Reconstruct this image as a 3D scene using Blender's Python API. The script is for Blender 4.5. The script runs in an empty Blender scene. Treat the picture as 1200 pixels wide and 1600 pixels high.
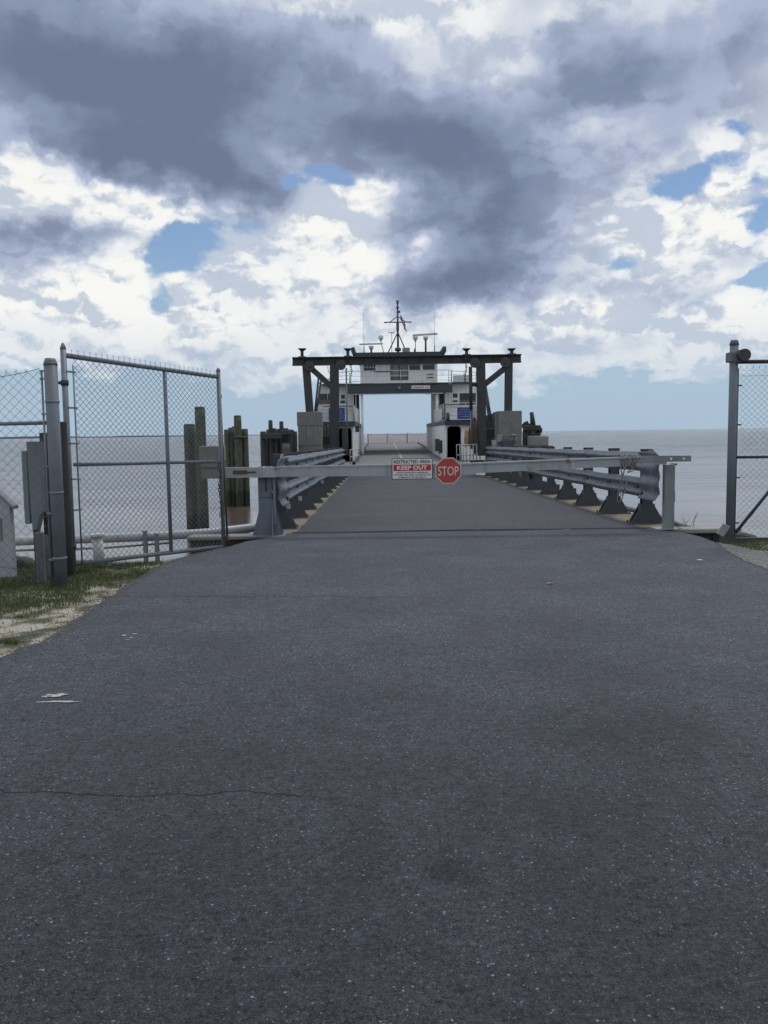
import bpy, bmesh, math, random
from mathutils import Vector, Matrix, Euler
R = math.radians
S = bpy.context.scene
C = S.collection
random.seed(7)

# ------------------------------------------------------------------ camera
F = 1340.0                                   # focal length in photo pixels (photo 1200 x 1600)
EYE = Vector((0, 0, 1.6))
PITCH, ROLL = R(5.25), R(0.8)
fwd = Vector((0, math.cos(PITCH), -math.sin(PITCH)))
up0 = Vector((0, math.sin(PITCH), math.cos(PITCH)))
rt0 = Vector((1, 0, 0))
right = rt0 * math.cos(ROLL) - up0 * math.sin(ROLL)
up = up0 * math.cos(ROLL) + rt0 * math.sin(ROLL)
cam_d = bpy.data.cameras.new('camera')
cam = bpy.data.objects.new('camera', cam_d); C.objects.link(cam)
m = Matrix((right, up, -fwd)).transposed().to_4x4(); m.translation = EYE
cam.matrix_world = m
cam_d.sensor_fit = 'VERTICAL'; cam_d.sensor_height = 36.0
cam_d.lens = F / 1600 * 36
cam_d.clip_start = 0.05; cam_d.clip_end = 60000
S.camera = cam
S.render.resolution_x, S.render.resolution_y = 768, 1024

def ray(px, py):
    return (fwd * F + right * (px - 600) + up * (800 - py)).normalized()
def P(px, py, Y):                            # the point seen at (px, py) that lies Y metres ahead
    d = ray(px, py); return EYE + d * (Y / d.y)
def G(px, py, z=0.0):                        # the ground point seen at (px, py)
    d = ray(px, py); return EYE + d * ((z - EYE.z) / d.z)

# ------------------------------------------------------------------ world
S.view_settings.view_transform = 'Standard'; S.view_settings.look = 'None'
S.view_settings.exposure = 0.0; S.view_settings.gamma = 1.0
SUN_EL, SUN_AZ = R(62), R(25)                # azimuth measured from +Y (ahead) towards +X
W = bpy.data.worlds.new('World'); S.world = W; W.use_nodes = True
nt = W.node_tree; nt.nodes.clear()
def N(t, **k):
    n = nt.nodes.new(t)
    for a, b in k.items(): setattr(n, a, b)
    return n
def L(a, b): nt.links.new(a, b)
def put(sock, v):
    if hasattr(v, 'is_output'): nt.links.new(v, sock)
    else: sock.default_value = v
def MA(op, a, b=None, c=None, clamp=False):
    n = N('ShaderNodeMath', operation=op); n.use_clamp = clamp
    put(n.inputs[0], a)
    if b is not None: put(n.inputs[1], b)
    if c is not None: put(n.inputs[2], c)
    return n.outputs[0]
def VM(op, a, b=None, s=None):
    n = N('ShaderNodeVectorMath', operation=op); put(n.inputs[0], a)
    if b is not None: put(n.inputs[1], b)
    if s is not None: put(n.inputs['Scale'], s)
    return n.outputs[0]
def SM(x, lo, hi, o0=0.0, o1=1.0):
    n = N('ShaderNodeMapRange', interpolation_type='SMOOTHSTEP')
    put(n.inputs['Value'], x); put(n.inputs['From Min'], lo); put(n.inputs['From Max'], hi)
    put(n.inputs['To Min'], o0); put(n.inputs['To Max'], o1); return n.outputs[0]
def NZ(vec, scale, detail, rough=0.55, out=0, dist=0.0, lac=2.0):
    n = N('ShaderNodeTexNoise'); put(n.inputs['Vector'], vec)
    n.inputs['Scale'].default_value = scale; n.inputs['Detail'].default_value = detail
    n.inputs['Roughness'].default_value = rough; n.inputs['Distortion'].default_value = dist
    n.inputs['Lacunarity'].default_value = lac
    return n.outputs[out]
def MIX(f, a, b):
    n = N('ShaderNodeMix', data_type='RGBA'); put(n.inputs[0], f)
    put(n.inputs[6], a); put(n.inputs[7], b); return n.outputs[2]
def s2l(r, g, b):
    f = lambda c: (c / 255 / 12.92) if c <= 10 else ((c / 255 + 0.055) / 1.055) ** 2.4
    return (f(r), f(g), f(b), 1)

tc = N('ShaderNodeTexCoord'); d = tc.outputs['Generated']
sx = N('ShaderNodeSeparateXYZ'); L(d, sx.inputs[0])
az = MA('ARCTAN2', sx.outputs[0], sx.outputs[1]); el = MA('ARCSINE', sx.outputs[2])
cx = N('ShaderNodeCombineXYZ'); L(az, cx.inputs[0]); L(el, cx.inputs[1]); q0 = cx.outputs[0]
# domain warp, finer towards the horizon
w1 = VM('SUBTRACT', NZ(d, 7, 3, .5, 1), (.5, .5, .5))
w2 = VM('SUBTRACT', NZ(d, 26, 4, .6, 1), (.5, .5, .5))
q = VM('ADD', VM('ADD', q0, VM('SCALE', w1, s=.085)), VM('SCALE', w2, s=.040))
def blobs(lst, base):
    acc = base
    for (px, py, rx, ry, rot, wt) in lst:
        dd = ray(px, py); a = math.atan2(dd.x, dd.y); e = math.asin(dd.z)
        mp = N('ShaderNodeMapping', vector_type='TEXTURE')
        L(q, mp.inputs[0]); mp.inputs['Location'].default_value = (a, e, 0)
        mp.inputs['Rotation'].default_value = (0, 0, R(rot))
        mp.inputs['Scale'].default_value = (rx / F * 1.35, ry / F * 1.35, 1)
        g = N('ShaderNodeTexGradient', gradient_type='SPHERICAL'); L(mp.outputs[0], g.inputs[0])
        acc = MA('MULTIPLY_ADD', SM(g.outputs[1], 0, 1), wt, acc)
    return acc
# cloud cover: holes are negative
COVER = [(325,368,104,36,5,-1.15),(255,420,40,52,0,-1.1),(235,515,34,24,0,-.5),(515,282,40,20,0,-1.0),(452,293,26,14,0,-.9),
         (1085,288,78,26,8,-1.25),(1190,325,40,42,0,-1.3),(965,430,44,20,12,-.85),(1135,452,85,18,18,-1.0),(1195,425,30,25,0,-1.0),
         (1150,220,34,12,0,-.8),(30,600,150,40,0,-.6),
         (400,590,70,24,0,.75),(300,540,40,18,0,.3),(270,480,25,30,0,-.5),(1040,545,160,20,0,.3)]
COVER = [(x, y, rx * 1.15, ry * 1.2, r_, w_ * (.68 if w_ < -.4 else 1)) for x, y, rx, ry, r_, w_ in COVER]
cover = blobs(COVER, 0.78)
def VOR(vec, scale, detail):
    n = N('ShaderNodeTexVoronoi', feature='F1'); n.normalize = True; put(n.inputs['Vector'], vec)
    n.inputs['Scale'].default_value = scale; n.inputs['Detail'].default_value = detail; n.inputs['Roughness'].default_value = .55
    return n.outputs['Distance']
def puffs(vec):                              # wispy noise plus cauliflower lobes
    nz = NZ(vec, 8.5, 9, .52); vo = VOR(vec, 12, 2)
    return MA('MULTIPLY_ADD', MA('SUBTRACT', .42, vo), .78, nz)
pv = VM('SCALE', VM('MULTIPLY', VM('ADD', d, VM('SCALE', w2, s=.045)), (1, 1, 1.9)), s=SM(el, .04, .42, 1.55, .95))
fine = puffs(pv)
big = NZ(d, 5.5, 4, .5)
cover = MA('ADD', cover, MA('MULTIPLY', MA('SUBTRACT', fine, .5), 1.5))
cover = MA('ADD', cover, MA('MULTIPLY', MA('SUBTRACT', big, .5), .25))
clear = SM(MA('MULTIPLY_ADD', MA('SUBTRACT', NZ(VM('MULTIPLY', d, (1, 1, 2.5)), 9, 6, .6), .5), .16, el), .105, .015)
cover = MA('SUBTRACT', cover, MA('MULTIPLY', clear, 1.25))
maskA = SM(cover, .20, .58)
# darkness of the cloud
DARK = [(170,110,420,150,-8,.74),(330,190,230,90,-12,.42),(60,110,200,110,0,.2),(180,262,190,62,0,.75),(350,300,90,50,0,.55),
        (740,330,190,105,0,.72),(800,380,110,55,0,.40),(640,215,190,75,0,.50),(760,240,200,80,0,.25),(560,130,160,110,0,.28),(770,110,220,130,0,.22),(1120,150,160,140,0,.22),(300,60,360,90,0,.12),
        (970,70,150,80,-25,.42),(880,160,120,90,0,.30),(1010,150,140,80,0,.22),(1170,40,90,60,0,.30),(1000,260,180,60,10,.22),
        (60,365,190,48,0,.55),(0,420,90,40,0,.35),(650,445,110,32,0,.42),(770,440,150,34,0,.45),(430,320,60,40,0,.4),(620,365,60,45,0,.35),
        (500,470,150,26,0,.18),(100,500,160,30,0,.12),(880,470,110,30,8,.28),(1050,470,120,30,0,.2),(1000,540,200,22,0,.2),(300,555,150,20,0,.2),
        (930,400,90,30,15,.25),(1140,380,80,25,10,.2),(480,60,200,60,0,.18),
        (30,265,90,36,0,-.9),(120,320,150,30,0,-.75),(240,330,90,22,0,-.4),(550,12,120,22,0,-.55),(690,40,90,40,0,-.15),(860,15,60,25,0,-.2),
        (540,365,100,70,0,-.5),(470,440,130,50,0,-.35),(560,430,90,40,0,-.3),(660,385,28,16,0,-.5),(1060,350,140,55,12,-.5),(900,505,130,28,8,-.3),(1130,500,90,40,10,-.35),(130,450,160,60,0,-.5),(330,500,120,40,0,-.3),(1110,250,70,40,0,-.25),(920,195,120,30,12,-.2),(560,295,50,20,0,-.5),(820,110,70,40,0,-.12)]
dk = blobs(DARK, 0.26)
soft = NZ(VM('ADD', d, VM('SCALE', w1, s=.05)), 9, 7, .52)
dk = MA('ADD', MA('MULTIPLY', dk, .80), MA('MULTIPLY', MA('SUBTRACT', soft, .5), .74))
dk = MA('ADD', dk, MA('MULTIPLY', MA('SUBTRACT', .5, fine), .30))
ramp = N('ShaderNodeValToRGB'); L(dk, ramp.inputs[0])
cr = ramp.color_ramp; cr.interpolation = 'EASE'
cr.elements[0].position = 0.0; cr.elements[0].color = s2l(248, 249, 247)
cr.elements[1].position = 1.0; cr.elements[1].color = s2l(109, 120, 146)
for p_, c_ in ((.16, (236, 240, 244)), (.32, (206, 214, 227)), (.50, (172, 183, 208)), (.76, (139, 151, 177))):
    e_ = cr.elements.new(p_); e_.color = s2l(*c_)
# relief: compare the fine field with itself a little nearer the sun
off = Vector((.25, .20, .95)).normalized() * .036
fine2 = puffs(VM('ADD', pv, tuple(off)))
rel = MA('SUBTRACT', fine, fine2)
lit = SM(rel, -.11, .07)
relamt = SM(dk, .05, .70, .74, .38)
cloud = MIX(MA('MULTIPLY', MA('SUBTRACT', 1.0, lit), relamt), ramp.outputs[0], MIX(SM(dk, .2, .7), s2l(174, 187, 208), s2l(109, 120, 146)))
edge = SM(cover, .30, .95)                   # thin edges catch more light
cloud = MIX(MA('MULTIPLY', MA('MULTIPLY', edge, lit), SM(dk, .1, .45, .35, 0.0)), cloud, s2l(255, 252, 244))
cloud = MIX(SM(el, .15, .03, 0, .72), cloud, s2l(190, 205, 221))   # low clouds lie far off in pale air
sky = N('ShaderNodeTexSky', sky_type='NISHITA')
sky.sun_disc = False; sky.sun_elevation = SUN_EL; sky.sun_rotation = SUN_AZ
sky.air_density = 1.0; sky.dust_density = 0.2; sky.ozone_density = 5.0
SKYS = 0.088
skyc = sky.outputs[0]
cl10 = VM('SCALE', cloud, s=1 / SKYS)
# high thin veil over the blue
veil = MA('MULTIPLY', SM(NZ(VM('MULTIPLY', d, (1, 1, 2.2)), 3.2, 6, .5), .30, .75), .22)
skyv = MIX(veil, skyc, VM('SCALE', s2l(186, 200, 222)[:3], s=1 / SKYS))
hz = SM(el, .27, -.01)
skyv = MIX(MA('MULTIPLY', hz, .93), skyv, VM('SCALE', s2l(166, 190, 212)[:3], s=1 / SKYS))
fin = MIX(MA('MULTIPLY', maskA, .97), skyv, cl10)
bg = N('ShaderNodeBackground'); L(fin, bg.inputs[0]); bg.inputs[1].default_value = SKYS
ow = N('ShaderNodeOutputWorld'); L(bg.outputs[0], ow.inputs[0])
W.cycles.sampling_method = 'MANUAL'; W.cycles.sample_map_resolution = 512

# ------------------------------------------------------------------ sun (veiled by cloud: weak and wide)
sd = bpy.data.lights.new('sun', 'SUN'); sd.energy = 1.4; sd.angle = R(14); sd.color = (1.0, .98, .95)
so = bpy.data.objects.new('sun', sd); C.objects.link(so)
sv = Vector((math.sin(SUN_AZ) * math.cos(SUN_EL), math.cos(SUN_AZ) * math.cos(SUN_EL), math.sin(SUN_EL)))
so.rotation_euler = sv.to_track_quat('Z', 'Y').to_euler(); so.location = (0, 0, 40)

# ================================================================== helpers
WL = {}                                       # world location of each thing's base
def tag(o, label=None, cat=None, group=None, kind=None):
    if label: o['label'] = label
    if cat: o['category'] = cat
    if group: o['group'] = group
    if kind: o['kind'] = kind
    return o
def thing(name, label, cat, loc=(0, 0, 0), group=None):
    o = bpy.data.objects.new(name, None); C.objects.link(o); o.location = loc
    o.empty_display_size = .2
    WL[o.name] = Vector(loc)
    return tag(o, label, cat, group)
def copy_tree(o, parent=None):
    c = o.copy(); C.objects.link(c)
    if parent: c.parent = parent
    for ch in list(o.children): copy_tree(ch, c)
    return c

class MB:
    """collects shapes (world coordinates) and links them as one mesh object"""
    def __init__(s): s.bm = bmesh.new(); s.fl = {}
    def face(s, pts, smooth=False):
        f = s.bm.faces.new([s.bm.verts.new(p) for p in pts]); f.smooth = smooth; return f
    def mesh(s, verts, faces, smooth=False):
        vs = [s.bm.verts.new(v) for v in verts]
        for f in faces:
            try: g = s.bm.faces.new([vs[i] for i in f]); g.smooth = smooth
            except ValueError: pass
        return s
    def box(s, x0, x1, y0, y1, z0, z1, bev=0.0, M=None):
        if x0 > x1: x0, x1 = x1, x0
        if y0 > y1: y0, y1 = y1, y0
        b = min(bev, (x1 - x0) * .4, (y1 - y0) * .4, (z1 - z0) * .4)
        if b <= 0:
            v = [(x, y, z) for z in (z0, z1) for (x, y) in ((x0, y0), (x1, y0), (x1, y1), (x0, y1))]
            f = [(3, 2, 1, 0), (4, 5, 6, 7), (0, 1, 5, 4), (1, 2, 6, 5), (2, 3, 7, 6), (3, 0, 4, 7)]
        else:
            def ring(z, i):
                return [(x0 + i + b, y0 + i, z), (x1 - i - b, y0 + i, z), (x1 - i, y0 + i + b, z), (x1 - i, y1 - i - b, z),
                        (x1 - i - b, y1 - i, z), (x0 + i + b, y1 - i, z), (x0 + i, y1 - i - b, z), (x0 + i, y0 + i + b, z)]
            v = ring(z0, b) + ring(z0 + b, 0) + ring(z1 - b, 0) + ring(z1, b)
            f = [tuple(range(7, -1, -1)), tuple(range(24, 32))]
            for r in range(3):
                for i in range(8):
                    j = (i + 1) % 8; f.append((r * 8 + i, r * 8 + j, r * 8 + 8 + j, r * 8 + 8 + i))
        if M is not None: v = [M @ Vector(p) for p in v]
        return s.mesh(v, f)
    def tube(s, pts, r, n=8, r2=None, smooth=True, caps=True, flat=1.0):
        pts = [Vector(p) for p in pts]
        rr = [r + ((r2 if r2 is not None else r) - r) * i / max(1, len(pts) - 1) for i in range(len(pts))]
        vs = []; prev = None
        for i, p in enumerate(pts):
            t = (pts[min(i + 1, len(pts) - 1)] - pts[max(i - 1, 0)]).normalized()
            a = prev if prev is not None else (Vector((0, 0, 1)) if abs(t.z) < .9 else Vector((1, 0, 0)))
            u = a.cross(t)
            if u.length < 1e-6: u = Vector((1, 0, 0)).cross(t)
            u.normalize(); w = t.cross(u).normalized(); prev = w
            for k in range(n):
                an = 2 * math.pi * (k + .5) / n
                vs.append(p + u * math.cos(an) * rr[i] + w * math.sin(an) * rr[i] * flat)
        fs = []
        for i in range(len(pts) - 1):
            for k in range(n):
                j = (k + 1) % n; fs.append((i * n + k, i * n + j, i * n + n + j, i * n + n + k))
        base = [s.bm.verts.new(v) for v in vs]
        for f in fs:
            g = s.bm.faces.new([base[i] for i in f]); g.smooth = smooth
        if caps:
            s.bm.faces.new([base[i] for i in range(n - 1, -1, -1)]); s.bm.faces.new(base[-n:])
        return s
    def bar(s, a, b, w, h, upv=(0, 0, 1)):      # rectangular bar between two points
        a, b = Vector(a), Vector(b); t = (b - a).normalized(); u = Vector(upv).cross(t)
        if u.length < 1e-5: u = Vector((1, 0, 0)).cross(t)
        u.normalize(); w_ = t.cross(u).normalized()
        v = [p + u * sx_ * w / 2 + w_ * sz_ * h / 2 for p in (a, b) for (sx_, sz_) in ((-1, -1), (1, -1), (1, 1), (-1, 1))]
        return s.mesh(v, [(3, 2, 1, 0), (4, 5, 6, 7), (0, 1, 5, 4), (1, 2, 6, 5), (2, 3, 7, 6), (3, 0, 4, 7)])
    def ibeam(s, a, b, w, h, t=.03, upv=(0, 0, 1)):
        a, b = Vector(a), Vector(b); d_ = (b - a).normalized(); u = Vector(upv).cross(d_).normalized(); v = d_.cross(u).normalized()
        for sg in (-1, 1): s.bar(a + v * sg * (h - t) / 2, b + v * sg * (h - t) / 2, w, t, v)
        s.bar(a, b, t * .8, h - 2 * t, v); return s
    def prism(s, outline, axis, a, b):          # outline of 2D points extruded along an axis from a to b
        def mk(p, t):
            return {'x': (t, p[0], p[1]), 'y': (p[0], t, p[1]), 'z': (p[0], p[1], t)}[axis]
        n = len(outline); v = [mk(p, a) for p in outline] + [mk(p, b) for p in outline]
        f = [tuple(range(n)), tuple(range(2 * n - 1, n - 1, -1))] + [(i, n + i, n + (i + 1) % n, (i + 1) % n) for i in range(n)]
        return s.mesh(v, f)
    def sheet(s, rows, smooth=True, closed=False):
        vs = [[s.bm.verts.new(p) for p in r] for r in rows]; m_ = len(rows[0])
        for i in range(len(rows) - 1):
            for k in range(m_ if closed else m_ - 1):
                j = (k + 1) % m_
                g = s.bm.faces.new((vs[i][k], vs[i][j], vs[i + 1][j], vs[i + 1][k])); g.smooth = smooth
        return s
    def ball(s, c, r, nu=12, nv=8, sz=1.0):
        rows = []
        for i in range(nv + 1):
            th = math.pi * i / nv; rr = max(r * math.sin(th), 1e-4)
            rows.append([(c[0] + rr * math.cos(2 * math.pi * k / nu), c[1] + rr * math.sin(2 * math.pi * k / nu), c[2] + r * sz * math.cos(th)) for k in range(nu)])
        return s.sheet(rows, closed=True)
    def build(s, name, mat, parent=None, loc=None, thick=None, recalc=True):
        if recalc: bmesh.ops.recalc_face_normals(s.bm, faces=s.bm.faces)
        if parent is not None:
            o_ = WL[parent.name]
        else:
            o_ = Vector(loc) if loc is not None else Vector((0, 0, 0))
        if o_.length: bmesh.ops.translate(s.bm, verts=s.bm.verts, vec=-o_)
        me = bpy.data.meshes.new(name); s.bm.to_mesh(me); s.bm.free()
        if mat: me.materials.append(mat)
        ob = bpy.data.objects.new(name, me); C.objects.link(ob)
        if parent is not None:
            ob.parent = parent
        else: ob.location = o_
        WL[ob.name] = o_.copy()
        if thick:
            md = ob.modifiers.new('thickness', 'SOLIDIFY'); md.thickness = thick; md.offset = 0
        return ob

def text_mesh(name, txt, size, mat, parent, origin, xdir=(1, 0, 0), zdir=(0, 0, 1), fit=None, bold=.0, depth=.001, fith=None):
    cu = bpy.data.curves.new('t', 'FONT'); cu.body = txt; cu.size = size; cu.align_x = 'CENTER'; cu.align_y = 'CENTER'
    cu.extrude = depth; cu.offset = bold; cu.resolution_u = 3
    ob = bpy.data.objects.new('t', cu); C.objects.link(ob); bpy.context.view_layer.update()
    dg = bpy.context.evaluated_depsgraph_get(); me = bpy.data.meshes.new_from_object(ob.evaluated_get(dg))
    bpy.data.objects.remove(ob); bpy.data.curves.remove(cu)
    xs = [v.co.x for v in me.vertices]; ys = [v.co.y for v in me.vertices]
    kx = fit / (max(xs) - min(xs)) if fit else 1; ky = fith / (max(ys) - min(ys)) if fith else 1
    mx, my = (max(xs) + min(xs)) / 2, (max(ys) + min(ys)) / 2
    X, Z = Vector(xdir).normalized(), Vector(zdir).normalized(); Y = X.cross(Z) * -1.0
    base = Vector(origin) - WL[parent.name]
    for v in me.vertices:
        c = v.co.copy(); v.co = base + X * (c.x - mx) * kx + Z * (c.y - my) * ky + X.cross(Z) * -1 * -c.z
    me.materials.clear(); me.materials.append(mat)
    o = bpy.data.objects.new(name, me); C.objects.link(o); o.parent = parent; WL[o.name] = WL[parent.name].copy()
    return o

# ================================================================== materials
def mat(name, col, rough=.6, metal=0.0, var=.25, scale=3.0, bump=.0, bscale=60, col2=None, streak=None, detail=6, thr=(.35, .65), spec=.5, rust=None, grime=None, tide=False):
    """base colour broken up by world-sized noise; optional second colour in patches, vertical streaks, rust spots"""
    m = bpy.data.materials.new(name); m.use_nodes = True; t = m.node_tree
    b = t.nodes['Principled BSDF']
    def nn(ty, **k):
        n = t.nodes.new(ty)
        for a, v in k.items(): setattr(n, a, v)
        return n
    g = nn('ShaderNodeNewGeometry'); pos = g.outputs['Position']
    no = nn('ShaderNodeTexNoise'); no.inputs['Scale'].default_value = scale; no.inputs['Detail'].default_value = detail; no.inputs['Roughness'].default_value = .62
    t.links.new(pos, no.inputs['Vector'])
    mr = nn('ShaderNodeMapRange'); t.links.new(no.outputs[0], mr.inputs[0])
    mr.inputs[1].default_value = .25; mr.inputs[2].default_value = .75; mr.inputs[3].default_value = 1 - var; mr.inputs[4].default_value = 1 + var
    vm = nn('ShaderNodeVectorMath', operation='SCALE'); vm.inputs[0].default_value = col[:3]; t.links.new(mr.outputs[0], vm.inputs['Scale'])
    out = vm.outputs[0]
    def over(out, colr, vscale, sc, lo, hi, amt=1.0):
        mp = nn('ShaderNodeMapping'); mp.inputs['Scale'].default_value = vscale; t.links.new(pos, mp.inputs[0])
        n2 = nn('ShaderNodeTexNoise'); n2.inputs['Scale'].default_value = sc; n2.inputs['Detail'].default_value = 7; n2.inputs['Roughness'].default_value = .65
        t.links.new(mp.outputs[0], n2.inputs['Vector'])
        r2 = nn('ShaderNodeMapRange', interpolation_type='SMOOTHSTEP'); t.links.new(n2.outputs[0], r2.inputs[0])
        r2.inputs[1].default_value = lo; r2.inputs[2].default_value = hi; r2.inputs[4].default_value = amt
        mx = nn('ShaderNodeMix', data_type='RGBA'); t.links.new(r2.outputs[0], mx.inputs[0]); t.links.new(out, mx.inputs[6])
        mx.inputs[7].default_value = (*colr[:3], 1); return mx.outputs[2]
    if col2: out = over(out, col2, (1, 1, 1), scale * 1.7, thr[0], thr[1])
    if streak: out = over(out, streak, (1, 1, .07), 11, .50, .72, .8)
    if grime: out = over(out, grime, (1, 1, .5), 2.2, .52, .75, .7)
    if rust: out = over(out, (.13, .05, .025), (1, 1, .4), 5, .60, .70, .85)
    if tide:                                   # wet, weed-grown band above the water line
        sp = nn('ShaderNodeSeparateXYZ'); t.links.new(pos, sp.inputs[0])
        zz = nn('ShaderNodeMath', operation='MULTIPLY_ADD'); t.links.new(no.outputs[0], zz.inputs[0]); zz.inputs[1].default_value = .7; t.links.new(sp.outputs[2], zz.inputs[2])
        r4 = nn('ShaderNodeMapRange', interpolation_type='SMOOTHSTEP'); t.links.new(zz.outputs[0], r4.inputs[0]); r4.inputs[1].default_value = .02; r4.inputs[2].default_value = -.22; r4.inputs[4].default_value = .85
        mx = nn('ShaderNodeMix', data_type='RGBA'); t.links.new(r4.outputs[0], mx.inputs[0]); t.links.new(out, mx.inputs[6]); mx.inputs[7].default_value = (.022, .027, .019, 1); out = mx.outputs[2]
    t.links.new(out, b.inputs['Base Color'])
    b.inputs['Metallic'].default_value = metal; b.inputs['Specular IOR Level'].default_value = spec
    r3 = nn('ShaderNodeMapRange'); t.links.new(no.outputs[0], r3.inputs[0]); r3.inputs[1].default_value = .3; r3.inputs[2].default_value = .7
    r3.inputs[3].default_value = max(.02, rough - .08); r3.inputs[4].default_value = min(1, rough + .08); t.links.new(r3.outputs[0], b.inputs['Roughness'])
    if bump:
        nb = nn('ShaderNodeTexNoise'); nb.inputs['Scale'].default_value = bscale; nb.inputs['Detail'].default_value = 4; t.links.new(pos, nb.inputs['Vector'])
        bp = nn('ShaderNodeBump'); bp.inputs['Strength'].default_value = bump; bp.inputs['Distance'].default_value = .01
        t.links.new(nb.outputs[0], bp.inputs['Height']); t.links.new(bp.outputs[0], b.inputs['Normal'])
    return m

GALV = mat('galvanised_steel', (.19, .215, .25), .55, .35, .22, 9, .15, 40, col2=(.15, .17, .20), grime=(.15, .15, .14))
GALVD = mat('dull_galvanised_steel', (.20, .225, .26), .6, .45, .22, 9, .15, 40, grime=(.11, .11, .10))
WIRE = mat('galvanised_wire', (.135, .152, .175), .6, .25, .15, 6)
POSTG = mat('grey_painted_post', (.125, .145, .175), .62, .1, .18, 6, .1, 50, grime=(.08, .085, .09))
RAIL = mat('galvanised_guardrail', (.165, .195, .235), .5, .15, .18, 5, .1, 30, col2=(.10, .12, .15), grime=(.07, .08, .09))
STEELD = mat('dark_painted_steel', (.032, .038, .048), .6, .1, .3, 3, .1, 40, col2=(.045, .046, .05))
POSTD = mat('dark_rail_post_steel', (.055, .062, .075), .65, .1, .25, 6, .1, 40, grime=(.09, .08, .07))
BLACK = mat('black_rubber', (.015, .015, .017), .7, 0, .2)
DARKIN = mat('dark_interior', (.030, .034, .040), .8, 0, .2)
ALU = mat('weathered_white_aluminium', (.32, .345, .37), .5, .15, .12, 4, .05, 30, streak=(.25, .24, .22), grime=(.19, .18, .165), rust=True)
ALUG = mat('grey_aluminium', (.23, .25, .27), .5, .3, .15, 5, .05, 30, grime=(.15, .15, .15))
CONC = mat('concrete_block', (.20, .195, .185), .9, 0, .2, 2.5, .4, 25, col2=(.16, .16, .155), streak=(.11, .11, .105))
CONCL = mat('pale_concrete_cap', (.21, .215, .205), .9, 0, .2, 3, .4, 25, grime=(.12, .12, .11))
CONCR = mat('pale_cap_timber', (.30, .30, .28), .9, 0, .2, 3, .4, 25, grime=(.2, .19, .17))
WOODP = mat('weathered_green_grey_pile_wood', (.098, .112, .085), .9, 0, .3, 4, .6, 30, streak=(.03, .032, .03), col2=(.06, .068, .05), tide=True)
WOODD = mat('dark_creosoted_wood', (.046, .047, .05), .85, 0, .35, 3, .6, 30, streak=(.018, .018, .02), col2=(.06, .06, .058), tide=True)
WOODB = mat('brown_post_wood', (.05, .048, .05), .9, 0, .3, 5, .5, 30, streak=(.03, .027, .026))
WOODG = mat('grey_stake_wood', (.13, .135, .14), .9, 0, .3, 5, .5, 30, streak=(.07, .07, .07))
TAN = mat('tan_deck_timber', (.165, .138, .095), .9, 0, .25, 6, .5, 30, grime=(.14, .12, .08), streak=(.16, .13, .09))
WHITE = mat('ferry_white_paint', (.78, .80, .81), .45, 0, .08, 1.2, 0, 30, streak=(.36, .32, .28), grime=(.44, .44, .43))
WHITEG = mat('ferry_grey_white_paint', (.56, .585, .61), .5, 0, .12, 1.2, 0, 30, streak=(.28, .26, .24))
BANDD = mat('ferry_dark_band_paint', (.035, .045, .06), .5, 0, .2, 2)
GLASS = mat('dark_window_glass', (.02, .028, .035), .08, 0, .1, 1)
DECK = mat('ferry_deck_paint', (.135, .14, .145), .75, 0, .15, 1.2, .2, 30, col2=(.115, .118, .125), grime=(.09, .09, .09))
YEL = mat('faded_yellow_paint', (.42, .34, .10), .8, 0, .3, 6, col2=(.2, .18, .12))
BLUE = mat('blue_sign_face', (.02, .04, .22), .5, 0, .12, 3)
BLUEW = mat('pale_blue_lettering', (.30, .36, .52), .5)
SIGNW = mat('white_sign_face', (.70, .70, .70), .45, 0, .05, 5)
SIGNR = mat('red_sign_face', (.42, .022, .03), .45, 0, .1, 6)
STOPR = mat('faded_stop_red', (.40, .045, .04), .45, 0, .12, 8)
STOPW = mat('off_white_sign_border', (.55, .50, .48), .5, 0, .08, 8)
SIGNK = mat('black_lettering', (.012, .014, .025), .5, 0, .1)
ROPE = mat('weathered_rope', (.20, .20, .19), .9, 0, .3, 30, .5, 200)
RUST = mat('rusty_steel', (.10, .065, .05), .85, .1, .35, 12, .4, 60)
CANV = mat('brown_canvas', (.055, .042, .04), .9, 0, .3, 4, .6, 8)
ORAN = mat('faded_orange_canvas', (.36, .19, .11), .85, 0, .3, 8)
ORNET = mat('faded_orange_plastic_mesh', (.52, .24, .20), .6, 0, .15, 4)
PVC = mat('grey_white_pipe', (.33, .35, .38), .5, .0, .15, 4, .05, 30, grime=(.22, .23, .24))
BOLW = mat('white_painted_bollard', (.52, .54, .54), .6, 0, .15, 6, .2, 30, grime=(.32, .33, .32))
SHEDW = mat('pale_grey_box_panel', (.36, .38, .42), .6, 0, .15, 4, .2, 20, grime=(.2, .21, .22))
FLR = mat('flag_red', (.5, .03, .06), .8); FLW = mat('flag_white', (.7, .7, .72), .8); FLB = mat('flag_blue', (.02, .03, .14), .8)
ROCK = mat('dark_shore_rock', (.045, .043, .043), .9, 0, .4, 6, .8, 12)

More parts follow.
